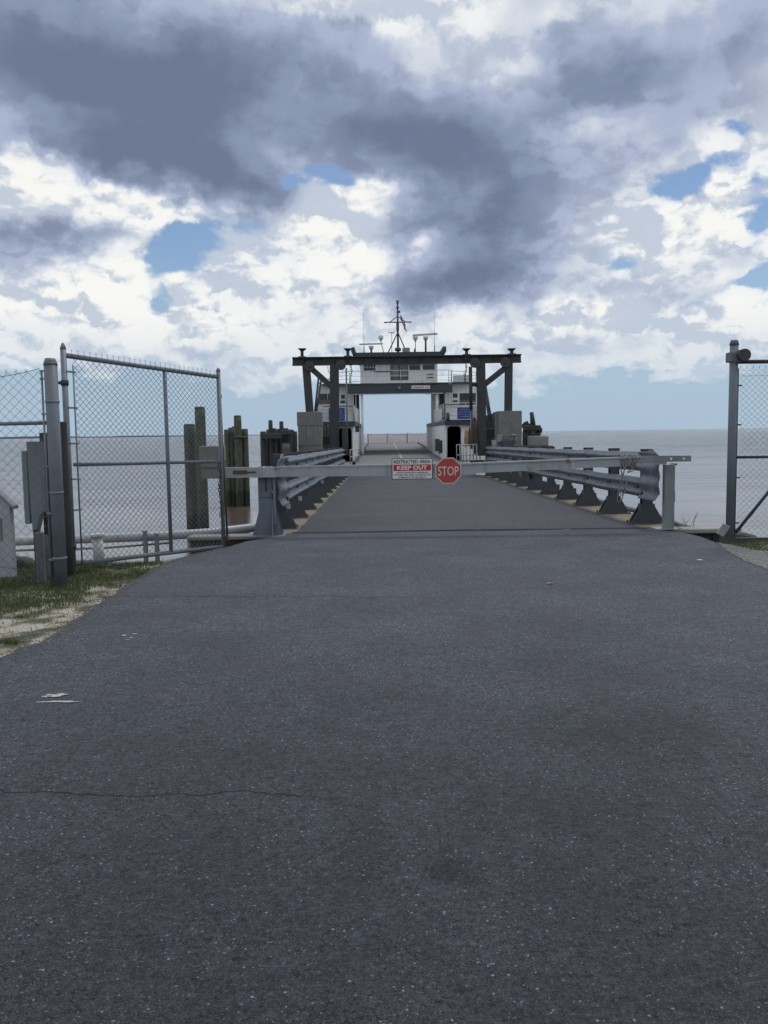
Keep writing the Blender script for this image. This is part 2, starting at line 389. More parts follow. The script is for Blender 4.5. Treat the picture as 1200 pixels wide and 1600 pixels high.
# ---- asphalt
def asphalt(name, base, speck, seam=True, tint=(1, 1, 1)):
    m = bpy.data.materials.new(name); m.use_nodes = True; t = m.node_tree; b = t.nodes['Principled BSDF']
    def nn(ty, **k):
        n = t.nodes.new(ty)
        for a, v in k.items(): setattr(n, a, v)
        return n
    def ma(op, a, b_=None, c=None):
        n = nn('ShaderNodeMath', operation=op)
        for i, v in enumerate((a, b_, c)):
            if v is None: continue
            if hasattr(v, 'is_output'): t.links.new(v, n.inputs[i])
            else: n.inputs[i].default_value = v
        return n.outputs[0]
    def sm(x, lo, hi, a=0., c=1.):
        n = nn('ShaderNodeMapRange', interpolation_type='SMOOTHSTEP'); t.links.new(x, n.inputs[0])
        for i, v in enumerate((lo, hi, a, c)): n.inputs[1 + i].default_value = v
        return n.outputs[0]
    g = nn('ShaderNodeNewGeometry'); pos = g.outputs['Position']
    def noise(sc, de, ro=.55, vec=pos):
        n = nn('ShaderNodeTexNoise'); n.inputs['Scale'].default_value = sc; n.inputs['Detail'].default_value = de; n.inputs['Roughness'].default_value = ro
        t.links.new(vec, n.inputs['Vector']); return n.outputs[0]
    def vor(sc, rnd=1.0):
        v = nn('ShaderNodeTexVoronoi'); v.inputs['Scale'].default_value = sc; t.links.new(pos, v.inputs['Vector']); return v
    v1, v2 = vor(110), vor(260)
    s1 = nn('ShaderNodeSeparateColor'); t.links.new(v1.outputs['Color'], s1.inputs[0])
    s2 = nn('ShaderNodeSeparateColor'); t.links.new(v2.outputs['Color'], s2.inputs[0])
    clus = noise(1.1, 5); cl2 = noise(7, 4)
    # pale stones: some cells, small in their cell, more of them where the surface is worn
    thr = ma('SUBTRACT', .985, ma('MULTIPLY', sm(ma('ADD', ma('MULTIPLY', clus, .6), ma('MULTIPLY', cl2, .4)), .38, .66), speck))
    st1 = ma('MULTIPLY', ma('GREATER_THAN', s1.outputs[0], thr), sm(ma('ADD', v1.outputs['Distance'], ma('ADD', ma('MULTIPLY', s1.outputs[2], .30), ma('MULTIPLY', noise(190, 2), .25))), .78, .56))
    st1 = ma('MULTIPLY', st1, ma('ADD', .10, ma('MULTIPLY', s1.outputs[1], s1.outputs[1])))
    st2 = ma('MULTIPLY', ma('GREATER_THAN', s2.outputs[0], ma('SUBTRACT', thr, .17)), sm(v2.outputs['Distance'], .52, .36))
    st2 = ma('MULTIPLY', st2, ma('MULTIPLY', s2.outputs[1], .6))
    grain = ma('ADD', ma('MULTIPLY', s2.outputs[2], .75), ma('ADD', ma('ADD', ma('MULTIPLY', noise(48, 3, .75), 3.0), ma('MULTIPLY', noise(20, 3, .6), 1.4)), -1.65))
    patch = ma('ADD', .60, ma('MULTIPLY', noise(.55, 7, .65), .80))
    val = ma('MULTIPLY', ma('MULTIPLY', grain, patch), base)
    val = ma('ADD', val, ma('ADD', ma('MULTIPLY', st1, .24), ma('MULTIPLY', st2, .22)))
    if seam:
        sp = nn('ShaderNodeSeparateXYZ'); t.links.new(pos, sp.inputs[0]); X, Y = sp.outputs[0], sp.outputs[1]
        jag = noise(2.2, 8, .65); jag2 = noise(.8, 3)
        # hairline crack across the left half, a fainter one lower down, an oily patch
        for (y0, x1, slope, wd, st) in ((3.63, -.25, .05, .0075, .85), (2.62, -1.1, -.3, .003, .4), (8.2, 0.4, .10, .028, .35), (10.9, 3.4, -.02, .012, .25)):
            dd = ma('ABSOLUTE', ma('SUBTRACT', ma('ADD', Y, ma('MULTIPLY', X, slope)), ma('ADD', y0 - .15, ma('MULTIPLY', jag, .30))))
            k = ma('MULTIPLY', sm(dd, wd * 1.6, wd * .4), sm(ma('ADD', X, ma('MULTIPLY', jag2, .6)), x1 + .5, x1))
            val = ma('MULTIPLY', val, ma('SUBTRACT', 1.0, ma('MULTIPLY', k, st)))
        for (ax, ay, rx, ry, am) in ((.215, 2.98, .10, .11, .42), (-.10, 3.2, .10, .42, .22), (-.62, 4.9, .05, .05, .4), (-1.55, 2.45, .12, .2, .25), (1.35, 4.4, .5, .5, .18)):
            u = ma('DIVIDE', ma('SUBTRACT', X, ax), rx); w = ma('DIVIDE', ma('SUBTRACT', Y, ay), ry)
            r_ = ma('SQRT', ma('ADD', ma('MULTIPLY', u, u), ma('MULTIPLY', w, w)))
            r_ = ma('ADD', r_, ma('MULTIPLY', ma('SUBTRACT', noise(14, 5), .5), 1.4))
            val = ma('MULTIPLY', val, ma('SUBTRACT', 1.0, ma('MULTIPLY', sm(r_, 1.2, .5), am)))
        # light falloff painted into the colour: dark near the camera, brighter towards the ramp
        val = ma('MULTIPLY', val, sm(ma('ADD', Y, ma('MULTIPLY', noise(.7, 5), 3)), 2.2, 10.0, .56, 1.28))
    cc = nn('ShaderNodeCombineColor')
    warm = noise(1.7, 4)
    t.links.new(ma('MULTIPLY', val, ma('ADD', tint[0] - .06, ma('MULTIPLY', warm, .14))), cc.inputs[0]); t.links.new(ma('MULTIPLY', val, tint[1]), cc.inputs[1]); t.links.new(ma('MULTIPLY', val, tint[2]), cc.inputs[2])
    t.links.new(cc.outputs[0], b.inputs['Base Color']); b.inputs['Roughness'].default_value = .75; b.inputs['Specular IOR Level'].default_value = .22
    bp = nn('ShaderNodeBump'); bp.inputs['Strength'].default_value = .55; bp.inputs['Distance'].default_value = .004
    t.links.new(ma('ADD', v1.outputs['Distance'], ma('MULTIPLY', v2.outputs['Distance'], .5)), bp.inputs['Height']); t.links.new(bp.outputs[0], b.inputs['Normal'])
    return m
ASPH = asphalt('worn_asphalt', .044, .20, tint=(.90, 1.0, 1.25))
ASPHB = asphalt('bridge_asphalt', .056, .08, seam=False, tint=(.91, 1.0, 1.20))

# ---- land: sand, dry thatch and grass patches
def land_mat():
    m = bpy.data.materials.new('sandy_grass_ground'); m.use_nodes = True; t = m.node_tree; b = t.nodes['Principled BSDF']
    g = t.nodes.new('ShaderNodeNewGeometry')
    def noise(sc, de, ro=.6):
        n = t.nodes.new('ShaderNodeTexNoise'); n.inputs['Scale'].default_value = sc; n.inputs['Detail'].default_value = de; n.inputs['Roughness'].default_value = ro
        t.links.new(g.outputs['Position'], n.inputs['Vector']); return n.outputs[0]
    r = t.nodes.new('ShaderNodeValToRGB'); t.links.new(noise(2.6, 8), r.inputs[0]); e = r.color_ramp.elements
    e[0].position = .36; e[0].color = (.05, .062, .03, 1); e[1].position = .62; e[1].color = (.40, .38, .335, 1)
    k = e.new(.47); k.color = (.12, .11, .075, 1); k = e.new(.54); k.color = (.33, .305, .25, 1)
    n2 = t.nodes.new('ShaderNodeMapRange'); t.links.new(noise(60, 5, .7), n2.inputs[0]); n2.inputs[1].default_value = .3; n2.inputs[2].default_value = .7; n2.inputs[3].default_value = .7; n2.inputs[4].default_value = 1.2
    v = t.nodes.new('ShaderNodeVectorMath'); v.operation = 'SCALE'; t.links.new(r.outputs[0], v.inputs[0]); t.links.new(n2.outputs[0], v.inputs['Scale'])
    t.links.new(v.outputs[0], b.inputs['Base Color']); b.inputs['Roughness'].default_value = .95
    bp = t.nodes.new('ShaderNodeBump'); bp.inputs['Strength'].default_value = .8; bp.inputs['Distance'].default_value = .03
    t.links.new(noise(30, 8, .7), bp.inputs['Height']); t.links.new(bp.outputs[0], b.inputs['Normal']); return m
LAND = land_mat()
def grass_mat():
    m = bpy.data.materials.new('grass_blades'); m.use_nodes = True; t = m.node_tree; b = t.nodes['Principled BSDF']
    g = t.nodes.new('ShaderNodeNewGeometry'); n = t.nodes.new('ShaderNodeTexNoise'); n.inputs['Scale'].default_value = 3.5; n.inputs['Detail'].default_value = 8
    t.links.new(g.outputs['Position'], n.inputs['Vector']); r = t.nodes.new('ShaderNodeValToRGB'); t.links.new(n.outputs[0], r.inputs[0]); e = r.color_ramp.elements
    e[0].position = .35; e[0].color = (.058, .085, .028, 1); e[1].position = .68; e[1].color = (.14, .12, .07, 1)
    k = e.new(.52); k.color = (.075, .10, .035, 1)
    t.links.new(r.outputs[0], b.inputs['Base Color']); b.inputs['Roughness'].default_value = .8; return m
GRASS = grass_mat()

# ---- water
def water_mat():
    m = bpy.data.materials.new('sound_water'); m.use_nodes = True; t = m.node_tree; b = t.nodes['Principled BSDF']
    b.inputs['Base Color'].default_value = (.112, .080, .070, 1); b.inputs['Roughness'].default_value = .08; b.inputs['IOR'].default_value = 1.45
    g = t.nodes.new('ShaderNodeNewGeometry'); pos = g.outputs['Position']
    def nn(ty, **k):
        n = t.nodes.new(ty)
        for a, v in k.items(): setattr(n, a, v)
        return n
    def noise(sc, de, ro, scl):
        mp = nn('ShaderNodeMapping'); mp.inputs['Scale'].default_value = scl; t.links.new(pos, mp.inputs[0])
        n = nn('ShaderNodeTexNoise'); n.inputs['Scale'].default_value = sc; n.inputs['Detail'].default_value = de; n.inputs['Roughness'].default_value = ro
        t.links.new(mp.outputs[0], n.inputs['Vector']); return n.outputs[0]
    def ma(op, a, b_=None):
        n = nn('ShaderNodeMath', operation=op)
        for i, v in enumerate((a, b_)):
            if v is None: continue
            if hasattr(v, 'is_output'): t.links.new(v, n.inputs[i])
            else: n.inputs[i].default_value = v
        return n.outputs[0]
    sp = nn('ShaderNodeSeparateXYZ'); t.links.new(pos, sp.inputs[0])
    far = nn('ShaderNodeMapRange', interpolation_type='SMOOTHSTEP'); t.links.new(sp.outputs[1], far.inputs[0])
    far.inputs[1].default_value = 14; far.inputs[2].default_value = 160; far.inputs[3].default_value = .10; far.inputs[4].default_value = 2.6
    calm = nn('ShaderNodeMapRange', interpolation_type='SMOOTHSTEP'); t.links.new(noise(.05, 4, .5, (1, 2.2, 1)), calm.inputs[0])
    calm.inputs[1].default_value = .35; calm.inputs[2].default_value = .65; calm.inputs[3].default_value = .55; calm.inputs[4].default_value = 1.15
    h = ma('ADD', ma('MULTIPLY', noise(2.6, 6, .68, (.8, 1.1, 1)), .26), ma('MULTIPLY', noise(.30, 3, .5, (.6, 1.4, 1)), .9))
    h = ma('MULTIPLY', h, ma('MULTIPLY', far.outputs[0], calm.outputs[0]))
    bp = nn('ShaderNodeBump'); bp.inputs['Strength'].default_value = 1.0; bp.inputs['Distance'].default_value = 1.0
    t.links.new(h, bp.inputs['Height']); t.links.new(bp.outputs[0], b.inputs['Normal']); return m
WATER = water_mat()

# ================================================================== setting
WZ = -1.0
mb = MB()
xs = [-30000, -3000, -300, -60, -20, 0, 20, 60, 300, 3000, 30000]; ys = [-200, 5, 14, 40, 120, 400, 2000, 8000, 30000]
mb.sheet([[(x, y, WZ) for x in xs] for y in ys], smooth=False)
tag(mb.build('water', WATER), kind='structure')

random.seed(3)
def shore(x):
    pts = [(-60, 14), (-20, 12.4), (-8, 11.4), (-5, 11.0), (-3.6, 11.0), (-2.78, 11.15), (-2.23, 12.1), (-1.72, 13.25), (-1.5, 13.72), (4.34, 13.72), (4.38, 13.2), (4.62, 12.2), (4.85, 12.02), (6.5, 12.2), (12, 13), (60, 14)]
    for a, b in zip(pts, pts[1:]):
        if a[0] <= x <= b[0]: return a[1] + (b[1] - a[1]) * (x - a[0]) / (b[0] - a[0])
    return 14
mb = MB()
lx = sorted(set([-60, -40, -20, -12] + [-9 + .15 * i for i in range(0, 110)] + [9, 14, 20, 40, 60, -2.78, -2.23, -1.72, -1.5, 4.34, 4.38, 4.62]))
rows = []
for x in lx:
    s_ = shore(x) + (random.uniform(-.05, .05) if not -2.8 < x < 4.7 else 0)
    col = [(x, y, 0 if y > -9 else 0) for y in (-40, -10, 0, 4, 7, 9, 10)]
    col += [(x, s_ - .35, .0), (x, s_ - .08, .0 if -1.6 < x < 4.4 else -.02), (x, s_ + .01, -.12 if -2.8 < x < 4.8 else -.16), (x, s_ + .05, -1.6)]
    rows.append(col)
mb.sheet(rows, smooth=False)
land = tag(mb.build('ground', LAND), kind='structure')

# asphalt apron: outline traced on the ground, ragged edge
def ragged(pts, amp, step=.12, seed=1):
    rnd = random.Random(seed); out = []
    for a, b in zip(pts, pts[1:]):
        a, b = Vector(a), Vector(b); n = max(1, int((b - a).length / step)); nrm = Vector((-(b - a).y, (b - a).x)).normalized()
        for i in range(n): out.append(a + (b - a) * i / n + nrm * rnd.uniform(-amp, amp))
    out.append(Vector(pts[-1])); return out
def g2(px, py): p = G(px, py); return (p.x, p.y)
leftE = ragged([(-9.0, 2.6), g2(-300, 1165), g2(0, 1031), g2(60, 1008), g2(110, 978), g2(150, 950), g2(178, 932), g2(205, 912), g2(235, 893), g2(262, 880), g2(300, 868), g2(352, 857), g2(385, 848), (-1.62, 13.5)], .022)
rightE = ragged([(4.30, 13.55), g2(1062, 834), g2(1090, 839), g2(1115, 848), g2(1135, 858), g2(1160, 872), g2(1200, 889), g2(1300, 925), (12, 8)], .025, seed=2)
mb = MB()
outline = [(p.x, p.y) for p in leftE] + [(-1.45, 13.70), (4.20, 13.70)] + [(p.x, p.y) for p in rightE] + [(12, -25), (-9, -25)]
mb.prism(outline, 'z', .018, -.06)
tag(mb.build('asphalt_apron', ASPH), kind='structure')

# pale worn sand strip on the right edge and torn white paint scraps on the asphalt
mb = MB()
for (px, py, w, h, rot, sd_) in ((88, 1087, .085, .045, 0, 1), (92, 1097, .14, .022, .1, 2), (72, 1089, .03, .02, 0, 3), (194, 993, .03, .022, 0, 4), (210, 991, .028, .016, 0, 5), (205, 997, .02, .015, 0, 6), (199, 1000, .03, .01, 0, 8)):
    c = G(px, py, .019); rnd = random.Random(sd_); n = 14
    mb.face([(c.x + math.cos(2 * math.pi * k / n) * w * rnd.uniform(.45, 1.1), c.y + math.sin(2 * math.pi * k / n) * h * rnd.uniform(.4, 1.2), .0225) for k in range(n)])
tag(mb.build('paint_marks', mat('worn_white_paint', (.40, .41, .42), .8, 0, .4, 60, col2=(.12, .125, .13), thr=(.5, .6))), kind='structure')
for (px, py, w, h, lab) in ((860, 911, .035, .03, 'flattened yellowish leaf on the asphalt right of centre'), (1093, 875, .04, .018, 'small white paper scrap on the asphalt near the right edge')):
    c = G(px, py, .03); mb = MB(); rnd = random.Random(px)
    top = [(c.x + math.cos(2 * math.pi * k / 9) * w * rnd.uniform(.7, 1.1), c.y + math.sin(2 * math.pi * k / 9) * h * rnd.uniform(.7, 1.1), .028 + rnd.uniform(0, .012)) for k in range(9)]
    mb.mesh(top + [(x, y, z - .004) for x, y, z in top], [tuple(range(9)), tuple(range(17, 8, -1))] + [(k, 9 + k, 9 + (k + 1) % 9, (k + 1) % 9) for k in range(9)])
    leaf = 'leaf' in lab
    tag(mb.build('dead_leaf' if leaf else 'paper_scrap', mat('dry_leaf' if leaf else 'scrap_paper', (.36, .31, .16) if leaf else (.55, .55, .55), .8), loc=c), lab, 'leaf' if leaf else 'litter')

# sand drift on the right, between asphalt and grass
mb = MB()
pts = [g2(1118, 850), g2(1150, 856), g2(1200, 868), g2(1290, 886), g2(1290, 922), g2(1200, 893), g2(1165, 880), g2(1140, 866)]
mb.prism([(p.x, p.y) for p in ragged(pts + [pts[0]], .02, .1, 5)][:-1], 'z', .026, .0)
tag(mb.build('sand_strip', mat('pale_grey_sand', (.17, .17, .175), .95, 0, .35, 16, .5, 60, col2=(.075, .08, .085), thr=(.42, .58))), kind='structure')

# grass
def grass(name, region, n, hmin, hmax, seed):
    rnd = random.Random(seed); mb = MB(); V, Fc = [], []
    from mathutils import noise as mn
    (x0, x1, y0, y1), test = region
    made = 0
    while made < n:
        x, y = rnd.uniform(x0, x1), rnd.uniform(y0, y1)
        dn = mn.noise(Vector((x * 1.3, y * 1.3, 3))) + .5 * mn.noise(Vector((x * 4, y * 4, 9)))
        p = test(x, y, dn)
        if rnd.random() > p: made += .15; continue
        h = rnd.uniform(hmin, hmax) * (.7 + .5 * max(0, dn + .4)); a = rnd.uniform(0, 2 * math.pi); lean = rnd.uniform(.1, .8) * h; w = rnd.uniform(.0018, .004)
        dx, dy = math.cos(a) * lean, math.sin(a) * lean; ux, uy = -math.sin(a) * w, math.cos(a) * w; k = len(V)
        V += [(x - ux, y - uy, 0), (x + ux, y + uy, 0), (x + dx * .4 + ux * .7, y + dy * .4 + uy * .7, h * .65), (x + dx * .4 - ux * .7, y + dy * .4 - uy * .7, h * .65), (x + dx, y + dy, h * .98)]
        Fc += [(k, k + 1, k + 2, k + 3), (k + 3, k + 2, k + 4)]; made += 1
    me = bpy.data.meshes.new(name); me.from_pydata(V, [], Fc); me.materials.append(GRASS)
    o = bpy.data.objects.new(name, me); C.objects.link(o); return tag(o, kind='stuff')
le = [(p.x, p.y) for p in leftE]
def edge_x(y):                                # asphalt edge on the left at depth y
    for a, b in zip(le, le[1:]):
        if min(a[1], b[1]) <= y <= max(a[1], b[1]): return (a[0] + b[0]) / 2
    return -9
def testL(x, y, dn):
    e = edge_x(y); dist = e - x
    if dist < -.03 or y > shore(x) - .05: return 0
    lush = min(1, max(0, (y - 7.65 + dn * .9 - .25 * max(0, dist - 1.0)) / 1.2))
    near = min(1, max(0.04, (dist + dn * .8) / .45))
    return max(lush * near, .9 if dn > .34 and dist > .05 else .03)
o = grass('grass', ((-8.5, -2.2, 4.8, 11.9), testL), 130000, .018, .050, 11)
tag(o, 'short green grass on the verge left of the asphalt', 'grass')
def testR(x, y, dn): 
    lo = 11.15 - (x - 4.8) * .30
    return 1.0 if (y > lo + dn * .15 and y < shore(x) - .04) else 0.02 if y > lo - .5 and y < shore(x) - .04 else 0
o = grass('grass', ((4.75, 8.5, 9.0, 12.3), testR), 22000, .018, .045, 12)
tag(o, 'short green grass at the foot of the right gate post', 'grass')

# loose grit along the broken asphalt edge
rnd = random.Random(77); V, Fc = [], []
for k in range(2600):
    y = rnd.uniform(4.6, 12.0) if k % 4 else rnd.uniform(7, 11.5); x = edge_x(y) - abs(rnd.gauss(0, .16)) + .09
    r = rnd.uniform(.003, .011); z = .018 if x > edge_x(y) else 0.0
    if y > shore(x) - .1: continue
    b0 = len(V)
    for (ax, ay, az_) in ((1, 0, 0), (0, 1, 0), (-1, 0, 0), (0, -1, 0)): V.append((x + ax * r * rnd.uniform(.6, 1.2), y + ay * r * rnd.uniform(.6, 1.2), z + r * .3))
    V.append((x, y, z + r * rnd.uniform(.7, 1.1))); V.append((x, y, z - r * .3))
    for i in range(4): Fc += [(b0 + i, b0 + (i + 1) % 4, b0 + 4), (b0 + (i + 1) % 4, b0 + i, b0 + 5)]
me = bpy.data.meshes.new('gravel'); me.from_pydata(V, [], Fc); me.materials.append(mat('loose_grit', (.17, .165, .155), .9, 0, .6, 60, col2=(.06, .06, .065)))
o = bpy.data.objects.new('gravel', me); C.objects.link(o); tag(o, 'loose grit scattered along the left asphalt edge', 'gravel', kind='stuff')

# abutment wall, cap beams
for (x0, x1, nm) in ((-3.15, -1.46, 0), (4.26, 5.72, 1)):
    t_ = thing('timber_bulkhead', ('dark timber bulkhead under the pale cap beside the left gate', 'dark timber bulkhead under the pale cap beside the right gate post')[nm], 'bulkhead', ((x0 + x1) / 2, 13.9, WZ))
    mb = MB(); n = int((x1 - x0) / .22) + 1; w = (x1 - x0) / n
    for i in range(n): mb.box(x0 + i * w + .005, x0 + (i + 1) * w - .005, 13.78, 13.86 + (i % 2) * .004, -1.5, -.082, .008)
    mb.build('planking', WOODB, t_)
    mb = MB(); mb.box(x0 - .03, x1 + .03, 13.70, 14.05, -.08, .0 if nm else -.015, .015); mb.build('cap_beam', (CONCL, CONCR)[nm], t_)

# far shore: a low wooded land strip on the left horizon
random.seed(21); mb = MB()
n = 160; top = []; 
for i in range(n + 1):
    x = -4200 + 3550 * i / n; fade = min(1, (n - i) / 60.0)
    top.append((x, (3 + 9 * fade) * (.75 + .25 * math.sin(i * .21)) + random.uniform(-1, 1) * 1.3 * fade))
rows = []
for yy, k in ((5000, 0), (5010, .7), (5080, 1.0), (5500, .9), (5900, 0)):
    rows.append([(x, yy + (-x - 650) * -.1, WZ - .2 + (h + 1) * k) for x, h in top])
mb.sheet(rows); tag(mb.build('distant_shore', mat('distant_woodland', (.055, .075, .085), .95, 0, .3, .02)), kind='structure')

# ================================================================== bridge
SL = -.011                                    # the ramp falls gently towards the boat
def bz(y): return .006 + SL * (y - 13.75)
BY0, BY1 = 13.74, 36.9
t_ = thing('ramp_bridge', 'steel ramp bridge with asphalt roadway leading out to the ferry', 'bridge', (1.4, BY0, 0))
mb = MB()
ns = 60; rl = random.Random(5)
L_ = [(-1.44, BY0 + (BY1 - BY0) * i / ns) for i in range(ns + 1)]; R_ = [(4.16, BY0 + (BY1 - BY0) * i / ns) for i in range(ns + 1)]
rows = []
for i in range(ns + 1):
    y = BY0 + (BY1 - BY0) * i / ns; z = bz(y)
    lx0 = -1.44 + rl.uniform(-.012, .012); rx0 = 4.16 + rl.uniform(-.012, .012)
    rows.append([(lx0, y, z - .05), (lx0, y, z + .012), (0, y, z + .025), (1.4, y, z + .03), (2.8, y, z + .025), (rx0, y, z + .012), (rx0, y, z - .05)])
mb.sheet(rows, smooth=False)
rd = mb.build('roadway', ASPHB, t_)
for (a, b) in ((-2.05, -1.40), (4.12, 4.82)):
    mb = MB(); y = BY0 + .02; i = 0
    while y < BY1:
        y2 = min(y + 1.2, BY1)
        mb.mesh([(a, y, bz(y) - .12), (b, y, bz(y) - .12), (b, y2 - .012, bz(y2) - .12), (a, y2 - .012, bz(y2) - .12),
                 (a, y, bz(y)), (b, y, bz(y)), (b, y2 - .012, bz(y2)), (a, y2 - .012, bz(y2))],
                [(3, 2, 1, 0), (4, 5, 6, 7), (0, 1, 5, 4), (1, 2, 6, 5), (2, 3, 7, 6), (3, 0, 4, 7)])
        y = y2; i += 1
    mb.build('edge_timber', TAN, t_)
for x in (-1.9, .2, 2.5, 4.66):
    mb = MB(); mb.ibeam((x, BY0 + .35, bz(BY0) - .42), (x, BY1, bz(BY1) - .42), .3, .58, .03); mb.build('girder', STEELD, t_)
# dark joint where ramp meets land
mb = MB(); rnd = random.Random(9); top, bot = [], []
for i in range(80):
    x = -1.5 + 5.9 * i / 79; w = .030 + .028 * rnd.random() + (.03 if x < .2 else 0); yy = 13.70 + .02 * math.sin(x * 2.3) + rnd.uniform(-.008, .008)
    top.append((x, yy + w, .0295)); bot.append((x, yy - w * .6, .0225))
mb.sheet([bot, top], smooth=False); tag(mb.build('road_joint', mat('dark_joint_gap', (.012, .012, .014), .95, 0, .4, 20)), kind='structure')

# guardrails
def wbeam(face, s, zc, y0, y1, dep=.085, hh=.165):
    """W-beam rail: 'face' is the x of its road side, s = +1 when the road is at smaller x"""
    prof = [(0.02, -hh), (0, -hh + .012), (dep * .0, -hh + .03), (dep * -1, -hh * .62), (dep * -1, -hh * .40), (0, -.03), (0, .03), (-dep, hh * .40), (-dep, hh * .62), (0, hh - .03), (0, hh - .012), (.02, hh)]
    rows = []; n = int((y1 - y0) / .5)
    for i in range(n + 1):
        y = y0 + (y1 - y0) * i / n
        wob = .012 * math.sin(y * 1.3 + s) + .008 * math.sin(y * 3.1)
        rows.append([(face + s * (dep + px_) + wob * s, y, bz(y) + zc + pz_ + .006 * math.sin(y * 2.1 + zc)) for px_, pz_ in prof])
    return rows
def rail_post(s):
    mb = MB()                                  # built at x = 0, y = 0, z = 0
    mb.box(-.09, .09, -.075, -.063, .02, 1.26); mb.box(-.09, .09, .063, .075, .02, 1.26); mb.box(-.008, .008, -.063, .063, .02, 1.26)
    return mb
def guardrail(px_posts, xface, s, zs, ystart, label, cut):
    t_ = thing('guardrail', label, 'guardrail', (px_posts, ystart, 0), 'guardrails along the ramp bridge')
    for k, zc in enumerate(zs):
        mb = MB(); mb.sheet(wbeam(xface, s, zc, ystart, 36.2))
        for j in range(12):
            y = ystart + .5 + j * 1.8
            for dz in (-.06, .06):
                mb.tube([(xface + s * .10, y + dz, bz(y) + zc), (xface + s * .06, y + dz, bz(y) + zc)], .016, 6)
            if j % 4 == 2:                          # lapped joint: a second short sheet over the first
                mb.sheet([[(p[0] - s * .004, p[1], p[2]) for p in r] for r in wbeam(xface, s, zc, y - .16, y + .35)[:2]])
        mb.build('rail_beam', RAIL, t_, thick=.006)
    # curled end piece covering both beams
    mb = MB(); rows = []
    zb, zt = zs[0] - .175, zs[1] + .175
    prof = []
    nz = 40
    for i in range(nz + 1):
        z = zb + (zt - zb) * i / nz
        c = .030 * math.cos((z - zb) / (zt - zb) * 2 * math.pi * 3)
        prof.append((z, c))
    for j in range(15):                        # a straight plate with rounded corners, bent away a little at its tip
        u = j / 14; y = ystart + .12 - u * .86; x = xface + s * (.03 + .05 * max(0, (u - .8) / .2) ** 2)
        sh = 0 if u < .86 else (1 - math.sqrt(max(0, 1 - ((u - .86) / .14) ** 2))) * .11
        wv = .012 * math.sin(u * 9)
        rows.append([(x - s * c * (1 - .65 * u), y + .004 * math.cos(z * 14), bz(y) + max(zb + sh + wv * .4, min(zt - sh * .5, z))) for z, c in prof])
    mb.sheet(rows); mb.build('end_shoe', RAIL, t_, thick=.008)
    mb = MB(); cy = ystart - .47; out = []
    for i in range(13):
        a = math.pi * i / 12; out.append((cy + math.cos(a) * .21, bz(cy) + zt - .035 + math.sin(a) * .085))
    mb.prism(out, 'x', xface + s * .032, xface + s * .05); mb.build('end_blade', RAIL, t_)
    protoP = protoB = None
    for k in range(11):
        y = 14.65 + 2.1 * k; z = bz(y)
        mb = rail_post(s); 
        mb.box(-.10, .10, -.08, .08, 1.262, 1.275)
        if protoP is None:
            bmesh.ops.translate(mb.bm, verts=mb.bm.verts, vec=Vector((px_posts, y, z)))
            protoP = mb.build('post', POSTD, t_); P0 = (y, z)
            g = MB(); g.prism([(px_posts - .26, z + .022), (px_posts + .26, z + .022), (px_posts + .26, z + .05), (px_posts + .10, z + .33), (px_posts - .10, z + .33), (px_posts - .26, z + .05)], 'y', y - .105, y - .085)
            g.prism([(px_posts - .26, z + .022), (px_posts + .26, z + .022), (px_posts + .26, z + .05), (px_posts + .10, z + .33), (px_posts - .10, z + .33), (px_posts - .26, z + .05)], 'y', y + .085, y + .105)
            g.box(px_posts - .12, px_posts + .12, y - .084, y + .084, z + .024, z + .34)
            gb = g.build('gusset', POSTD, protoP)
            f = MB(); f.box(px_posts - .30, px_posts + .30, y - .19, y + .19, z + .002, z + .021, .004)
            for bx in (-.275, .275):
                for by in (-.15, .15): f.tube([(px_posts + bx, y + by, z + .02), (px_posts + bx, y + by, z + .05)], .016, 6)
            f.build('base_plate', POSTD, protoP)
        else:
            mb.bm.free()
            c = copy_tree(protoP, t_); c.location = (0, y - P0[0], z - P0[1])
    return t_
guardrail(4.50, 4.30, 1, (.62, 1.06), 14.35, 'right-hand galvanised double guardrail with dark gusseted posts on the ramp bridge', 0)
guardrail(-1.78, -1.58, -1, (.62, 1.06), 14.25, 'left-hand galvanised double guardrail on the ramp bridge beside the barrier pivot', 0)
# white reflectors on the left posts
for (px, py, Y) in ((450, 790, 14.9), (466, 778, 17.0), (502, 752, 23.2)):
    p = P(px, py, Y); mb = MB(); mb.box(-1.70, -1.62, Y - .12, Y - .10, p.z - .05, p.z + .04, .005)
    tag(mb.build('reflector', SIGNW, loc=(-1.66, Y - .11, p.z)), {450: 'nearest', 466: 'middle', 502: 'farthest'}[px] + ' of three small white reflectors on the left guardrail posts', 'reflector', 'white reflectors on the left guardrail')

# pipes beside the bridge
t_ = thing('conduit_pipe', 'grey conduit pipe running low behind the right guardrail posts', 'pipe', (5.0, 14, .0))
mb = MB(); mb.tube([(5.02, 14.05, -.04), (4.98, 14.6, .0)] + [(4.98 + .02 * math.sin(i), 15.2 + i * 1.6, .02 + SL * i * 1.6) for i in range(13)], .055, 10); mb.build('pipe', GALVD, t_)
for i in range(6):
    y = 15.9 + i * 2.1; mb = MB(); mb.box(4.90, 4.99, y - .04, y + .04, -.1 + SL * (y - 14), .20 + SL * (y - 14), .005); mb.build('bracket', POSTD, t_)

